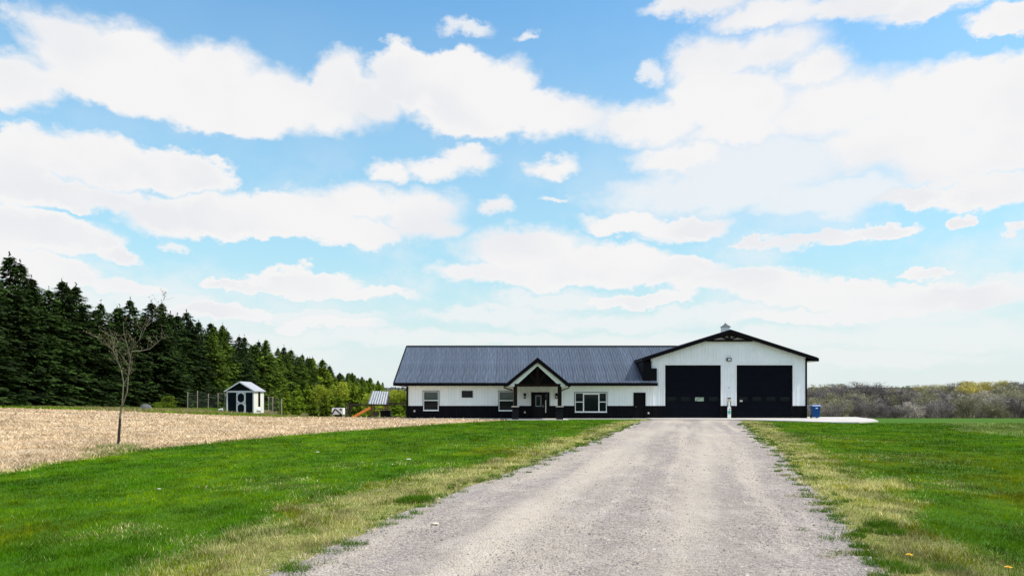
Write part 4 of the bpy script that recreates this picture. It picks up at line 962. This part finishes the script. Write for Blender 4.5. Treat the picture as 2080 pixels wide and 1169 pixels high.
CED = [spruce_meshes('cedar_%d' % i, 11.0, 3.3, 51 + i, 'cedar_green', 1.3, 0.05, 0.62, 1.15) for i in range(3)]
YNG = [leafy_meshes('young_%d' % i, 7.5, 2.6, 71 + i, 'young_leaf') for i in range(3)]
SHR = [leafy_meshes('shrub_%d' % i, 3.6, 1.9, 81 + i, 'young_leaf' if i else 'cedar_green', 2200, 0.1, leaf=0.13) for i in range(2)]
rt = random.Random(5)
def topz(px):
    return np.interp(px, [-200, 0, 30, 60, 120, 150, 175, 205, 228, 250, 300, 370, 430, 490, 540, 590, 640, 690, 740, 790],
                         [490, 498, 528, 570, 545, 598, 636, 606, 646, 614, 620, 634, 660, 684, 702, 708, 732, 756, 768, 782])
y_ = 60.0; i = 0
while y_ < 300:
    x_ = -52 + rt.uniform(-1.3, 1.3); g = gz(x_, y_); px = CX + x_ / y_ * F
    H = CAMZ + (HOR - topz(px)) / F * y_ - g; H *= rt.uniform(0.90, 1.07)
    H = max(6.0, H)
    if y_ < 112: kind, ms, lab = 0, SPR, 'tall dark green spruce in the front row of the windbreak behind the stubble'
    elif y_ < 150: kind, ms, lab = (0, SPR, 'tall dark green spruce in the front row of the windbreak behind the stubble') if rt.random() < .5 else (1, SPM, 'mid green spruce in the windbreak behind the garden shed')
    elif y_ < 190: kind, ms, lab = (1, SPM, 'mid green spruce in the windbreak behind the garden shed')
    else: kind, ms, lab = (2, CED, 'yellowish green cedar at the far end of the windbreak') if rt.random() < .55 else (1, SPM, 'mid green spruce in the windbreak behind the garden shed')
    hh = (14.5, 13.5, 11.0)[kind]; s = H / hh; s *= rt.choice((0.80, 0.92, 1.0, 1.0, 1.04)); sw_ = max(0.85, s) * rt.uniform(0.95, 1.4)
    plant(('spruce_tree', 'spruce_tree', 'cedar_tree')[kind], rt.choice(ms), (x_, y_, g), (sw_, sw_, s), rt.uniform(0, 6.28), lab, 'tree', ('dark spruces of the windbreak', 'mid green spruces of the windbreak', 'cedars of the windbreak')[kind])
    # second row
    x2 = x_ - rt.uniform(4.5, 7.0); y2 = y_ + rt.uniform(0, 2.5); g2 = gz(x2, y2); px2 = CX + x2 / y2 * F
    H2 = (CAMZ + (HOR - topz(px2)) / F * y2 - g2) * rt.uniform(0.86, 1.05); s2 = max(6, H2) / 14.5
    if px2 > -320: plant('spruce_tree', rt.choice(SPR), (x2, y2, g2), (max(.8, s2) * 1.2, max(.8, s2) * 1.2, s2), rt.uniform(0, 6.28), 'dark spruce of the rear row, half hidden behind the front spruces', 'tree', 'rear row spruces of the windbreak')
    y_ += rt.uniform(2.2, 3.6) * (1 + 0.2 * (y_ > 150)); i += 1
# lower yellow-green growth in front of the far end of the row
for (px, py, D, h_, k_) in [(560,800,118,5.5,'c'),(582,790,124,6.5,'c'),(604,784,132,7.5,'c'),(625,780,140,8,'c'),(650,782,146,7.5,'y'),(672,786,150,7,'c'),(700,776,165,8.5,'y'),(718,782,150,7,'c'),(735,784,150,7.5,'c'),(752,786,158,7.5,'c'),(690,800,120,5,'c'),(660,800,115,5,'c'),(636,806,108,4.4,'c'),(775,794,150,7,'y'),(798,792,140,7,'y'),(815,793,135,6.8,'y'),(838,793,150,7.5,'y'),(805,806,112,5,'c'),(822,808,116,5,'c'),(728,802,118,5.2,'c'),(756,800,125,5.6,'y'),(860,796,150,7,'y'),(600,808,105,4.2,'c'),(575,812,100,3.8,'c')]:
    x_ = (px - CX) / F * D; g = gz(x_, D); H = CAMZ + (HOR - py) / F * D - g
    if k_ == 'c': plant('cedar_tree', rt.choice(CED), (x_, D, g), (H / 11 * 1.25, H / 11 * 1.25, H / 11), rt.uniform(0, 6.28), 'low bushy yellow green cedar before the windbreak, beyond the swing set', 'tree', 'bushy cedars before the windbreak')
    else: plant('young_tree', rt.choice(YNG), (x_, D, g), (H / 7.5, H / 7.5, H / 7.5), rt.uniform(0, 6.28), 'bright yellow green young leafy tree beyond the swing set', 'tree', 'young leafy trees beyond the swing set')
for (px, py, D, h_) in [(330, 815, 96, 1.4), (338, 800, 97, 2.6), (350, 812, 99, 1.8), (320, 822, 93, 1.2)]:
    x_ = (px - CX) / F * D; g = gz(x_, D); H = max(1.0, CAMZ + (HOR - py) / F * D - g)
    plant('shrub', SHR[0], (x_, D, g), (H / 4.6, H / 4.6, H / 4.2), rt.uniform(0, 6.28), 'small leafy green shrub at the foot of the spruces', 'shrub', 'shrubs at the foot of the spruces')
# boulder at the foot of the spruces
p = hit(286, 833); g = gz(p.x, p.y); rg = np.random.default_rng(3)
import bmesh
bmh = bmesh.new(); bmesh.ops.create_icosphere(bmh, subdivisions=3, radius=1)
for v in bmh.verts:
    k_ = 0.8 + 0.35 * float(fbm(v.co.x * 1.4 + 5, v.co.y * 1.4 + v.co.z * 1.9, 8, 3)); v.co = Vector((v.co.x * 0.75 * k_, v.co.y * 0.6 * k_, max(-0.2, v.co.z * 0.62 * k_)))
bme = bpy.data.meshes.new('boulder'); bmh.to_mesh(bme); bmh.free(); o = link_mesh('boulder', bme, 'rock', None, (p.x, p.y + 1, gz(p.x, p.y + 1) + 0.12)); tag(o, 'rounded grey boulder at the foot of the dark spruces', 'boulder')

# bare trees beyond the lawn on the garage side
BAR = [bare_meshes('bare_%d' % i, 10.5, 3.6, 101 + i, 'twig_grey', 2600) for i in range(4)]
BPA = [bare_meshes('pale_%d' % i, 7.5, 3.0, 121 + i, 'twig_pale', 1700) for i in range(2)]
BGR = [bare_meshes('budding_%d' % i, 10, 3.8, 131 + i, 'twig_green', 2700) for i in range(2)]
BGO = [bare_meshes('golden_%d' % i, 10.5, 3.8, 141 + i, 'twig_gold', 2300) for i in range(2)]
def wood_top(px): return -4 + np.interp(px, [1600, 1650, 1700, 1760, 1800, 1860, 1920, 1960, 2000, 2040, 2080, 2300], [800, 799, 790, 789, 796, 797, 792, 788, 789, 790, 788, 784])
LB = {0: ('bare grey deciduous tree in the wood beyond the lawn', 'bare grey trees of the far wood'), 1: ('pale straw coloured bare tree at the edge of the far wood', 'pale bare trees of the far wood'), 2: ('grey green budding tree in the wood beyond the lawn', 'budding trees of the far wood'), 3: ('golden yellow budding tree standing out of the far wood', 'golden trees of the far wood')}
for row, (D0, lift, cnt) in enumerate([(205, 34, 36), (225, 22, 44), (248, 8, 48), (275, 0, 48)]):
    for k_ in range(cnt):
        px = 1625 + (2230 - 1625) * (k_ + rt.uniform(0, .9)) / cnt; D = D0 + rt.uniform(-9, 9)
        x_ = (px - CX) / F * D; g = gz(x_, D); H = CAMZ + (HOR - (wood_top(px) + lift * rt.uniform(.6, 1.1))) / F * D - g
        H *= rt.uniform(0.95, 1.15); H = max(3.2, H); kind = 0; rnd = rt.random()
        if row >= 2 and (1972 < px < 2012 or (row == 3 and 1860 < px < 1890)): kind = 3; H *= 1.03
        elif row == 3 and rnd < .35: kind = 2
        elif row == 2 and (rnd < .12 or 1990 < px < 2012): kind = 3 if 1840 < px < 2015 else 2
        elif row == 2 and rnd < .35: kind = 2
        elif row == 1 and rnd < .28: kind = 2
        elif row == 1 and rnd < .4: kind = 1
        elif row == 0: kind = 1 if (1820 < px < 1900 and rnd < .8) or rnd < .2 else (2 if rnd < .45 else 0)
        ms = (BAR, BPA, BGR, BGO)[kind]; hh = (10.5, 7.5, 10, 10.5)[kind]; s = H / hh; sw_ = max(s, 0.75) * rt.uniform(0.9, 1.25)
        plant('bare_tree' if kind < 2 else 'budding_tree', rt.choice(ms), (x_, D, g), (sw_, sw_, s), rt.uniform(0, 6.28), LB[kind][0], 'tree', LB[kind][1])
# wooded ridges far away
rg = np.random.default_rng(9); nT = 16000
xx = rg.uniform(-1500, 1900, nT); yy = np.where(rg.random(nT) < .6, rg.uniform(420, 700, nT), rg.uniform(1000, 1520, nT))
zz = terrain(xx, yy); hgt = rg.uniform(3, 6, nT); wid = rg.uniform(2.0, 4.5, nT); a = rg.uniform(0, 3.14, nT)
V = np.empty((nT * 8, 3)); 
for q, (ca, sa) in enumerate(((np.cos(a), np.sin(a)), (-np.sin(a), np.cos(a)))):
    for j, (du, dz) in enumerate(((-1, 0), (1, 0.05), (0.55, 0.8), (-0.35, 1.0))):
        V[q * 4 + j::8] = np.stack([xx + ca * wid * du, yy + sa * wid * du, zz + hgt * dz - 0.5 * (dz < .1)], 1)
base_t = np.where(rg.random(nT)[:, None] < .3, np.array([[0.8, 1.0, 0.7]]), np.array([[1.0, 0.95, 0.95]])) * rg.uniform(.6, 1.3, nT)[:, None]
fmw = mesh_np('far_wood', V, np.arange(nT * 8).reshape(-1, 4), 4, np.repeat(base_t, 8, axis=0))
o = link_mesh('far_wood', fmw, 'far_wood_mat'); tag(o, 'grey green wooded ridges on the horizon', 'wood', kind='stuff')

# sapling at the lawn's edge
SAY = hit(240, 907).y; ssc = SAY / F
def sp_(px, py, dy=0.0): return Vector(((px - CX) * ssc, SAY + dy, CAMZ + (HOR - py) * ssc))
b0 = sp_(240, 907); b0.z = gz(b0.x, b0.y)
t = empty('sapling', b0, 'slender forked sapling with sparse brown buds at the stubble field edge', 'tree')
MB().tube([b0 - Vector((0, 0, .05)), sp_(242, 880), sp_(244, 850)], [0.054, 0.048, 0.043], 9).build('trunk_guard', 'guard_dark', t)
tk = MB(); rs = random.Random(12); tips = []
tk.tube([sp_(243, 856), sp_(245, 838), sp_(247, 826)], [0.038, 0.036, 0.036], 8)
def limb(pts, r0, r1):
    P_ = [sp_(*p_) for p_ in pts]; k_ = len(P_); tk.tube(P_, [r0 + (r1 - r0) * i / (k_ - 1) for i in range(k_)], 6)
    return P_
Ls = [limb([(247, 828), (248, 800, .05), (248, 776, .1), (242, 750, .15), (234, 735, .2), (222, 710, .25), (210, 700, .3), (197, 694, .3)], 0.026, 0.009),
      limb([(247, 828), (254, 812, -.05), (261, 796, -.1), (265, 765, -.15), (267, 743, -.15), (273, 712, -.2), (284, 698, -.25), (296, 685, -.3), (308, 660, -.35)], 0.028, 0.009),
      limb([(308, 660, -.35), (322, 638, -.3), (336, 618, -.3), (343, 606, -.3)], 0.012, 0.004),
      limb([(273, 714, -.2), (286, 712, 0), (300, 708, .15), (314, 692, .3), (328, 677, .4)], 0.022, 0.006),
      limb([(270, 724, -.2), (267, 702, -.3), (264, 680, -.4), (263, 655, -.45)], 0.018, 0.006),
      limb([(234, 735, .2), (232, 712, .1), (228, 690, 0), (226, 668, -.1)], 0.014, 0.005),
      limb([(222, 710, .25), (220, 690, .4), (224, 672, .5)], 0.012, 0.005), limb([(248, 780, .1), (256, 755, .3), (258, 730, .4)], 0.012, 0.005),
      limb([(267, 743, -.15), (258, 725, -.3), (250, 712, -.4)], 0.012, 0.005), limb([(197, 694, .3), (188, 684, .3), (182, 678, .35)], 0.010, 0.004), limb([(290, 692, -.25), (292, 668, -.1), (299, 645, 0)], 0.012, 0.004)]
Bp = []
for P_ in Ls:
    for _ in range(int(len(P_) * 2.4)):
        i_ = rs.randint(max(0, len(P_) // 2 - 1), len(P_) - 2); q = P_[i_].lerp(P_[i_ + 1], rs.random())
        if q.z < sp_(0, 770).z: continue
        e = q + Vector((rs.uniform(-.34, .34), rs.uniform(-.3, .3), rs.uniform(.05, .5))); tk.tube([q, q.lerp(e, .5) + Vector((0, 0, -.03)), e], [0.006, 0.004, 0.002], 3)
        for _b in range(rs.randint(1, 5)): Bp.append(q.lerp(e, rs.uniform(.3, 1)) + Vector((rs.uniform(-.05, .05), rs.uniform(-.05, .05), rs.uniform(-.03, .05))))
tk.build('trunk', 'sapling_bark', t)
c = np.array([list(q) for q in Bp]); rg = np.random.default_rng(2); nB = len(c); s = rg.uniform(.015, .034, nB)
u = rg.normal(0, 1, (nB, 3)); u /= np.linalg.norm(u, axis=1)[:, None]; w = np.cross(u, rg.normal(0, 1, (nB, 3))); w /= np.linalg.norm(w, axis=1)[:, None]
V, Fc = quads_from(c - np.array(list(b0)), u * s[:, None], w * (s * .7)[:, None]); tag(link_mesh('buds', mesh_np('buds', V, Fc, 4), 'bud', t), kind='stuff')

# ------------------------------------------------------------------ grass, straw, pebbles
def blades(P, h, wd, lean, tint, name, mat, label, cat, quad=False):
    nB = len(P); rg = np.random.default_rng(len(P)); a = rg.uniform(0, 6.283, nB); d = np.stack([np.cos(a), np.sin(a), 0 * a], 1)
    f = rg.uniform(0, 6.283, nB); ld = np.stack([np.cos(f), np.sin(f), 0 * f], 1) * (lean * h * rg.uniform(.3, 1.2, nB))[:, None]
    V = np.empty((nB * 3, 3)); V[0::3] = P - d * (wd / 2)[:, None]; V[1::3] = P + d * (wd / 2)[:, None]; V[2::3] = P + ld + np.array([[0, 0, 1]]) * h[:, None]
    me = mesh_np(name, V, np.arange(nB * 3).reshape(-1, 3), 3, np.repeat(tint, 3, axis=0)); o = link_mesh(name, me, mat); tag(o, label, cat, kind='stuff'); return o
rg = np.random.default_rng(17)
def scatter(n_, y0, y1, power, xfun):
    # more per square metre close by
    u_ = rg.random(n_); e = 1 - power
    yy = (y0 ** e + (y1 ** e - y0 ** e) * u_) ** (1 / e) if abs(e) > 1e-3 else y0 * (y1 / y0) ** u_
    xx = rg.uniform(-0.80, 0.80, n_) * (yy + 1.0); return xx, yy
xx, yy = scatter(900000, 3.5, 58, 0.75, None)
d, side = drive_dist(xx, yy)
inpad = (xx > 10.5) & (yy > 50) & (yy > 57.0 - np.clip((xx - 17.4) * 1.15, 0, 6.2)) | (yy > 57)
keep = (xx > field_edge(yy) - 0.25) & ~inpad
thin_edge = np.clip((d + 0.28) / 0.42, 0, 1) ** 1.6 * (0.35 + 0.65 * (fbm(xx * 1.8, yy * 1.4, 91, 3) + sstep(.25, 1.2, d) > 0.55))
keep &= rg.random(len(xx)) < thin_edge
xx, yy, d = xx[keep], yy[keep], d[keep]
dry = dryness(xx, yy); rz_ = rough_zone(xx, yy)
isdry = rg.random(len(xx)) < np.clip((dry * 0.95 - 0.05) * (0.45 + 1.25 * sstep(.34, .64, fbm(xx * 2.4, yy * 1.8, 101, 3))), 0, 0.82)
patch = fbm(xx * 0.9, yy * 0.6, 55, 4)
tall = sstep(0.45, 0.75, fbm(xx * 1.3, yy * 1.0, 57, 3))
h = rg.uniform(0.028, 0.055, len(xx)) * (0.75 + 0.6 * sstep(.35, .65, fbm(xx * 3.1, yy * 2.3, 99, 2))) * (1 + 0.6 * tall * (dry > .3)) * np.where(isdry, 1.1, 1.0) * (1 + 1.4 * rz_)
wd = np.maximum(0.005, 0.0008 * yy) * rg.uniform(.8, 1.4, len(xx))
g1 = np.array([0.050, 0.158, 0.001]); g2 = np.array([0.175, 0.265, 0.002]); s1 = np.array([0.30, 0.28, 0.07]); s2 = np.array([0.78, 0.66, 0.36])
k1 = np.clip(patch * 1.6 - .4 + rg.normal(0, .25, len(xx)), 0, 1)[:, None]; k2 = rg.random(len(xx))[:, None]
tint = np.where(isdry[:, None], s1 * (1 - k2) + s2 * k2, g1 * (1 - k1) + g2 * k1)
tint = np.where((rz_ > .4)[:, None] & (k2 < .6), np.array([[0.30, 0.34, 0.12]]), tint) * rg.uniform(.75, 1.25, len(xx))[:, None]
tint = np.where(((dry > .25) & ~isdry)[:, None], tint * np.array([[1.9, 1.1, 1.2]]), tint)
yel = sstep(.38, .66, fbm(xx * .30 + 9, yy * .16, 97, 3)) * (1 - sstep(3.0, 9.0, d)) * (1 - .6 * sstep(20, 34, yy))
yel = yel * ((~isdry) & (dry < .3)); tint = tint * (1 + yel[:, None] * np.array([[0.80, 0.08, 0.0]]))
clod = fbm(xx * 2.6, yy * 1.7, 93, 3); tint = tint * (0.70 + 0.55 * sstep(.30, .62, clod))[:, None]
broad = fbm(xx * .5, yy * .22, 95, 3); tint = tint * (0.80 + 0.40 * sstep(.35, .65, broad))[:, None]
pale = rg.random(len(xx)) < 0.007; tint[pale] = np.array([0.34, 0.42, 0.13]); wd[pale] *= 1.6; h[pale] *= 1.05
blades(np.stack([xx, yy, terrain(xx, yy) - 0.004], 1), h, wd, 0.75, tint, 'lawn_grass', 'grass_blade', 'short green lawn grass, straw coloured along the gravel', 'grass')
# clumps: by the drive, round the sapling, ragged edges
cl_pts = []
def clump(px, py, n_, rad, hh, green_):
    p = hit(px, py); r_ = rad * np.sqrt(rg.random(n_)); a_ = rg.uniform(0, 6.283, n_)
    cl_pts.append((p.x + r_ * np.cos(a_) * 1.3, p.y + r_ * np.sin(a_), np.full(n_, hh) * rg.uniform(.5, 1.1, n_), np.full(n_, green_)))
clump(848, 1018, 900, 0.22, 0.13, 1); clump(826, 1020, 300, .15, .09, 1)
clump(240, 912, 900, 0.55, 0.22, 2); clump(225, 916, 600, 0.7, 0.16, 2); clump(265, 915, 500, 0.5, 0.14, 2); clump(205, 925, 500, .5, .12, 2)
for px, py, n_, r_, h_ in [(1735, 1090, 260, .12, .09), (1745, 1112, 220, .10, .08), (1765, 1128, 300, .14, .08), (1790, 1150, 350, .16, .10), (1840, 1160, 300, .14, .10), (1700, 1050, 200, .12, .07), (1680, 1025, 200, .12, .07), (1790, 1070, 420, .18, .12), (1810, 1085, 350, .16, .11), (1755, 1080, 200, .1, .09), (1935, 1160, 300, .15, .1), (720, 1110, 260, .14, .08), (600, 1160, 260, .13, .08)]: clump(px, py, n_, r_, h_, 1)
for _ in range(420):     # tufts straggling along both edges of the gravel
    yv = 5.5 + 45 * rg.random() ** 1.6; l_, r2 = drive_lr(yv)
    l_ = l_ + float(edge_wob(np.array([yv]), 1)[0]); r2 = r2 + float(edge_wob(np.array([yv]), 2)[0]); sd_ = rg.random() < .5
    xv = (l_ - rg.normal(-.05, .22)) if sd_ else (r2 + rg.normal(-.05, .22)); n_ = int(rg.integers(25, 90)); rr = rg.uniform(.05, .16) * np.sqrt(rg.random(n_)); a_ = rg.uniform(0, 6.283, n_)
    cl_pts.append((xv + rr * np.cos(a_) * 1.2, yv + rr * np.sin(a_), rg.uniform(.03, .085, n_), np.full(n_, 1 if rg.random() < .55 else 2)))
xx = np.concatenate([c_[0] for c_ in cl_pts]); yy = np.concatenate([c_[1] for c_ in cl_pts]); h = np.concatenate([c_[2] for c_ in cl_pts]); gk = np.concatenate([c_[3] for c_ in cl_pts])
k2 = rg.random(len(xx))[:, None]; green = np.array([[0.045, 0.13, 0.005]]) * (1 - k2) + np.array([[0.12, 0.24, 0.012]]) * k2; stw = np.array([[0.30, 0.27, 0.09]]) * (1 - k2) + np.array([[0.60, 0.52, 0.27]]) * k2
tint = np.where(((gk == 2) & (rg.random(len(xx)) < .55))[:, None], stw, green)
blades(np.stack([xx, yy, terrain(xx, yy)], 1), h, np.maximum(.006, .0009 * yy) * rg.uniform(.8, 1.3, len(xx)), 0.8, tint, 'grass_tufts', 'grass_blade', 'taller grass tufts along the gravel edge and round the sapling', 'grass')
# straw litter and stubs on the field
n_ = 420000; u_ = rg.random(n_); yy = 16 * (92 / 16) ** u_; xx = rg.uniform(-0.80, 0.1, n_) * yy
keep = (xx < field_right(yy) + 0.15 + 0.25 * rg.normal(0, 1, n_)) & (xx > field_left_limit(yy)); xx, yy = xx[keep], yy[keep]; nS = len(xx)
cover = 0.55 * fbm(xx * 0.55, yy * 0.8, 71, 4) + 0.45 * fbm(xx * 0.10, yy * 0.9, 72, 3); keep = rg.random(nS) < np.clip((cover - .28) * 2.6, .08, 1); xx, yy = xx[keep], yy[keep]; nS = len(xx)
k2 = rg.random(nS)[:, None]; tint = (np.array([[0.40, 0.28, 0.17]]) * (1 - k2) + np.array([[0.85, 0.68, 0.45]]) * k2)
dk = rg.random(nS) < .07; tint[dk] *= 0.3; tint = tint * (0.86 + 0.42 * sstep(.35, .65, fbm(xx * .9, yy * 1.6, 73, 3)))[:, None]
h = rg.uniform(.03, .13, nS) * (1 + 0.8 * (rg.random(nS) < .1)); blades(np.stack([xx, yy, terrain(xx, yy) + 0.018], 1), h, np.maximum(.012, .0011 * yy) * rg.uniform(.8, 1.5, nS), 1.9, tint, 'field_straw', 'straw', 'pale dry straw and stubble littering the field', 'straw')
# rough weeds along the far field edge and beneath the spruces
n_ = 80000; yy = rg.uniform(61, 118, n_); xx = rg.uniform(-58, -18, n_)
keep = (xx < field_left_limit(np.minimum(yy, 95)) + 1.0) | (yy > 90); keep &= xx < -22 - 0.18 * (yy - 80)
xx, yy = xx[keep], yy[keep]; nS = len(xx); pat = fbm(xx * .3, yy * .2, 88, 3); k2 = rg.random(nS)[:, None]
tint = np.where(((pat > .56) | ((xx > -38) & (pat > .42)))[:, None], np.array([[0.36, 0.30, 0.13]]), np.array([[0.17, 0.27, 0.012]])) * (0.6 + 0.8 * k2)
blades(np.stack([xx, yy, terrain(xx, yy)], 1), rg.uniform(.08, .30, nS) * (1 + 0.7 * (xx > -38)), rg.uniform(.05, .12, nS), .6, tint, 'rough_weeds', 'grass_blade', 'rough weeds and dry grass along the foot of the windbreak', 'weeds')
# loose stones on the drive
n_ = 70000; u_ = rg.random(n_); yy = 3.5 * (34 / 3.5) ** u_; l_, r2 = drive_lr(yy); tq = rg.random(n_); xx = l_ - .15 + (r2 - l_ + .3) * tq
lk = np.exp(-((tq - .30) / .06) ** 2) + np.exp(-((tq - .66) / .06) ** 2); keep = rg.random(n_) > lk * .75; xx, yy, tq = xx[keep], yy[keep], tq[keep]; nS = len(xx)
s = np.maximum(rg.gamma(2.2, .0030, nS), .0035) * (1 + yy * 0.012); s = np.minimum(s, .03)
base = np.array([(1, 0, 0), (0, 1, 0), (-1, 0, 0), (0, -1, 0), (0, 0, 1)], float); a = rg.uniform(0, 6.283, nS)
zz = 0.006 + 0.05 * (1 - (2 * np.clip(tq, 0, 1) - 1) ** 2)
zz = zz - .018 * (np.exp(-((tq - .30) / .07) ** 2) + np.exp(-((tq - .66) / .07) ** 2))
V = np.empty((nS * 5, 3))
for j in range(5):
    bx2 = base[j, 0] * np.cos(a) - base[j, 1] * np.sin(a); by2 = base[j, 0] * np.sin(a) + base[j, 1] * np.cos(a); e = rg.uniform(.7, 1.3, nS)
    V[j::5] = np.stack([xx + bx2 * s * e, yy + by2 * s * e * .8, zz + base[j, 2] * s * e * .8 - .001 * (j < 4)], 1)
fb = np.array([(0, 1, 4), (1, 2, 4), (2, 3, 4), (3, 0, 4)]); Fc = (np.arange(nS)[:, None, None] * 5 + fb[None]).reshape(-1, 3)
k2 = rg.random(nS)[:, None]; tint = np.array([[0.16, 0.14, 0.13]]) * (1 - k2) + np.array([[0.56, 0.48, 0.42]]) * k2
o = link_mesh('loose_gravel', mesh_np('loose_gravel', V, Fc, 3, np.repeat(tint, 5, axis=0)), 'pebble'); tag(o, 'loose crushed stones scattered over the drive', 'gravel', kind='stuff')

# dandelions and pale stones
for px, py, lab in ((1847, 1137, 'single yellow dandelion flower beside the gravel edge'), (2048, 1163, 'low yellow dandelion in dry grass away from the gravel')):
    p = hit(px, py + 4); p.z = gz(p.x, p.y); t = empty('dandelion', p, lab, 'flower')
    MB().tube([p, p + Vector((.004, 0, .045)), p + Vector((.0, -.003, .072))], .003, 5).build('stem', 'green_stem', t)
    hd_ = MB()
    for ring, (r_, z_, n2) in enumerate(((.036, .074, 16), (.027, .081, 12), (.015, .087, 8))):
        for k_ in range(n2):
            a = 6.283 * k_ / n2 + ring; hd_.add([(p.x, p.y, p.z + z_ - .006), (p.x + r_ * math.cos(a - .22), p.y + r_ * math.sin(a - .22), p.z + z_ + .004), (p.x + r_ * 1.1 * math.cos(a), p.y + r_ * 1.1 * math.sin(a), p.z + z_ + .006), (p.x + r_ * math.cos(a + .22), p.y + r_ * math.sin(a + .22), p.z + z_ + .004)], [(0, 1, 2, 3)])
    hd_.build('flower_head', 'yellow_petal', t, recalc=False)
for px, py, r_, lab in ((884, 1069, .045, 'pale cream flat stone lying on the gravel drive'), (830, 936, .06, 'pale leaf scrap lying on the lawn near the drive'), (645, 921, .05, 'pale leaf scrap lying on the lawn nearer the stubble field'), (323, 998, .03, 'tiny pale leaf scrap on the wide green lawn')):
    p = hit(px, py); bmh = bmesh.new(); bmesh.ops.create_icosphere(bmh, subdivisions=2, radius=r_)
    for v in bmh.verts:
        k_ = 0.75 + .5 * float(fbm(v.co.x / r_ * 1.3 + px, v.co.y / r_ * 1.3 + v.co.z / r_, 4, 2)); v.co = Vector((v.co.x * k_ * 1.25, v.co.y * k_ * .8, v.co.z * k_ * .35))
    bme = bpy.data.meshes.new('pale_stone'); bmh.to_mesh(bme); bmh.free()
    zz_ = 0.045 if 'gravel' in lab else 0.055
    o = link_mesh('flat_stone' if 'stone' in lab else 'leaf_scrap', bme, 'pale_stone', None, (p.x, p.y, zz_)); tag(o, lab, 'stone' if 'stone' in lab else 'leaf')
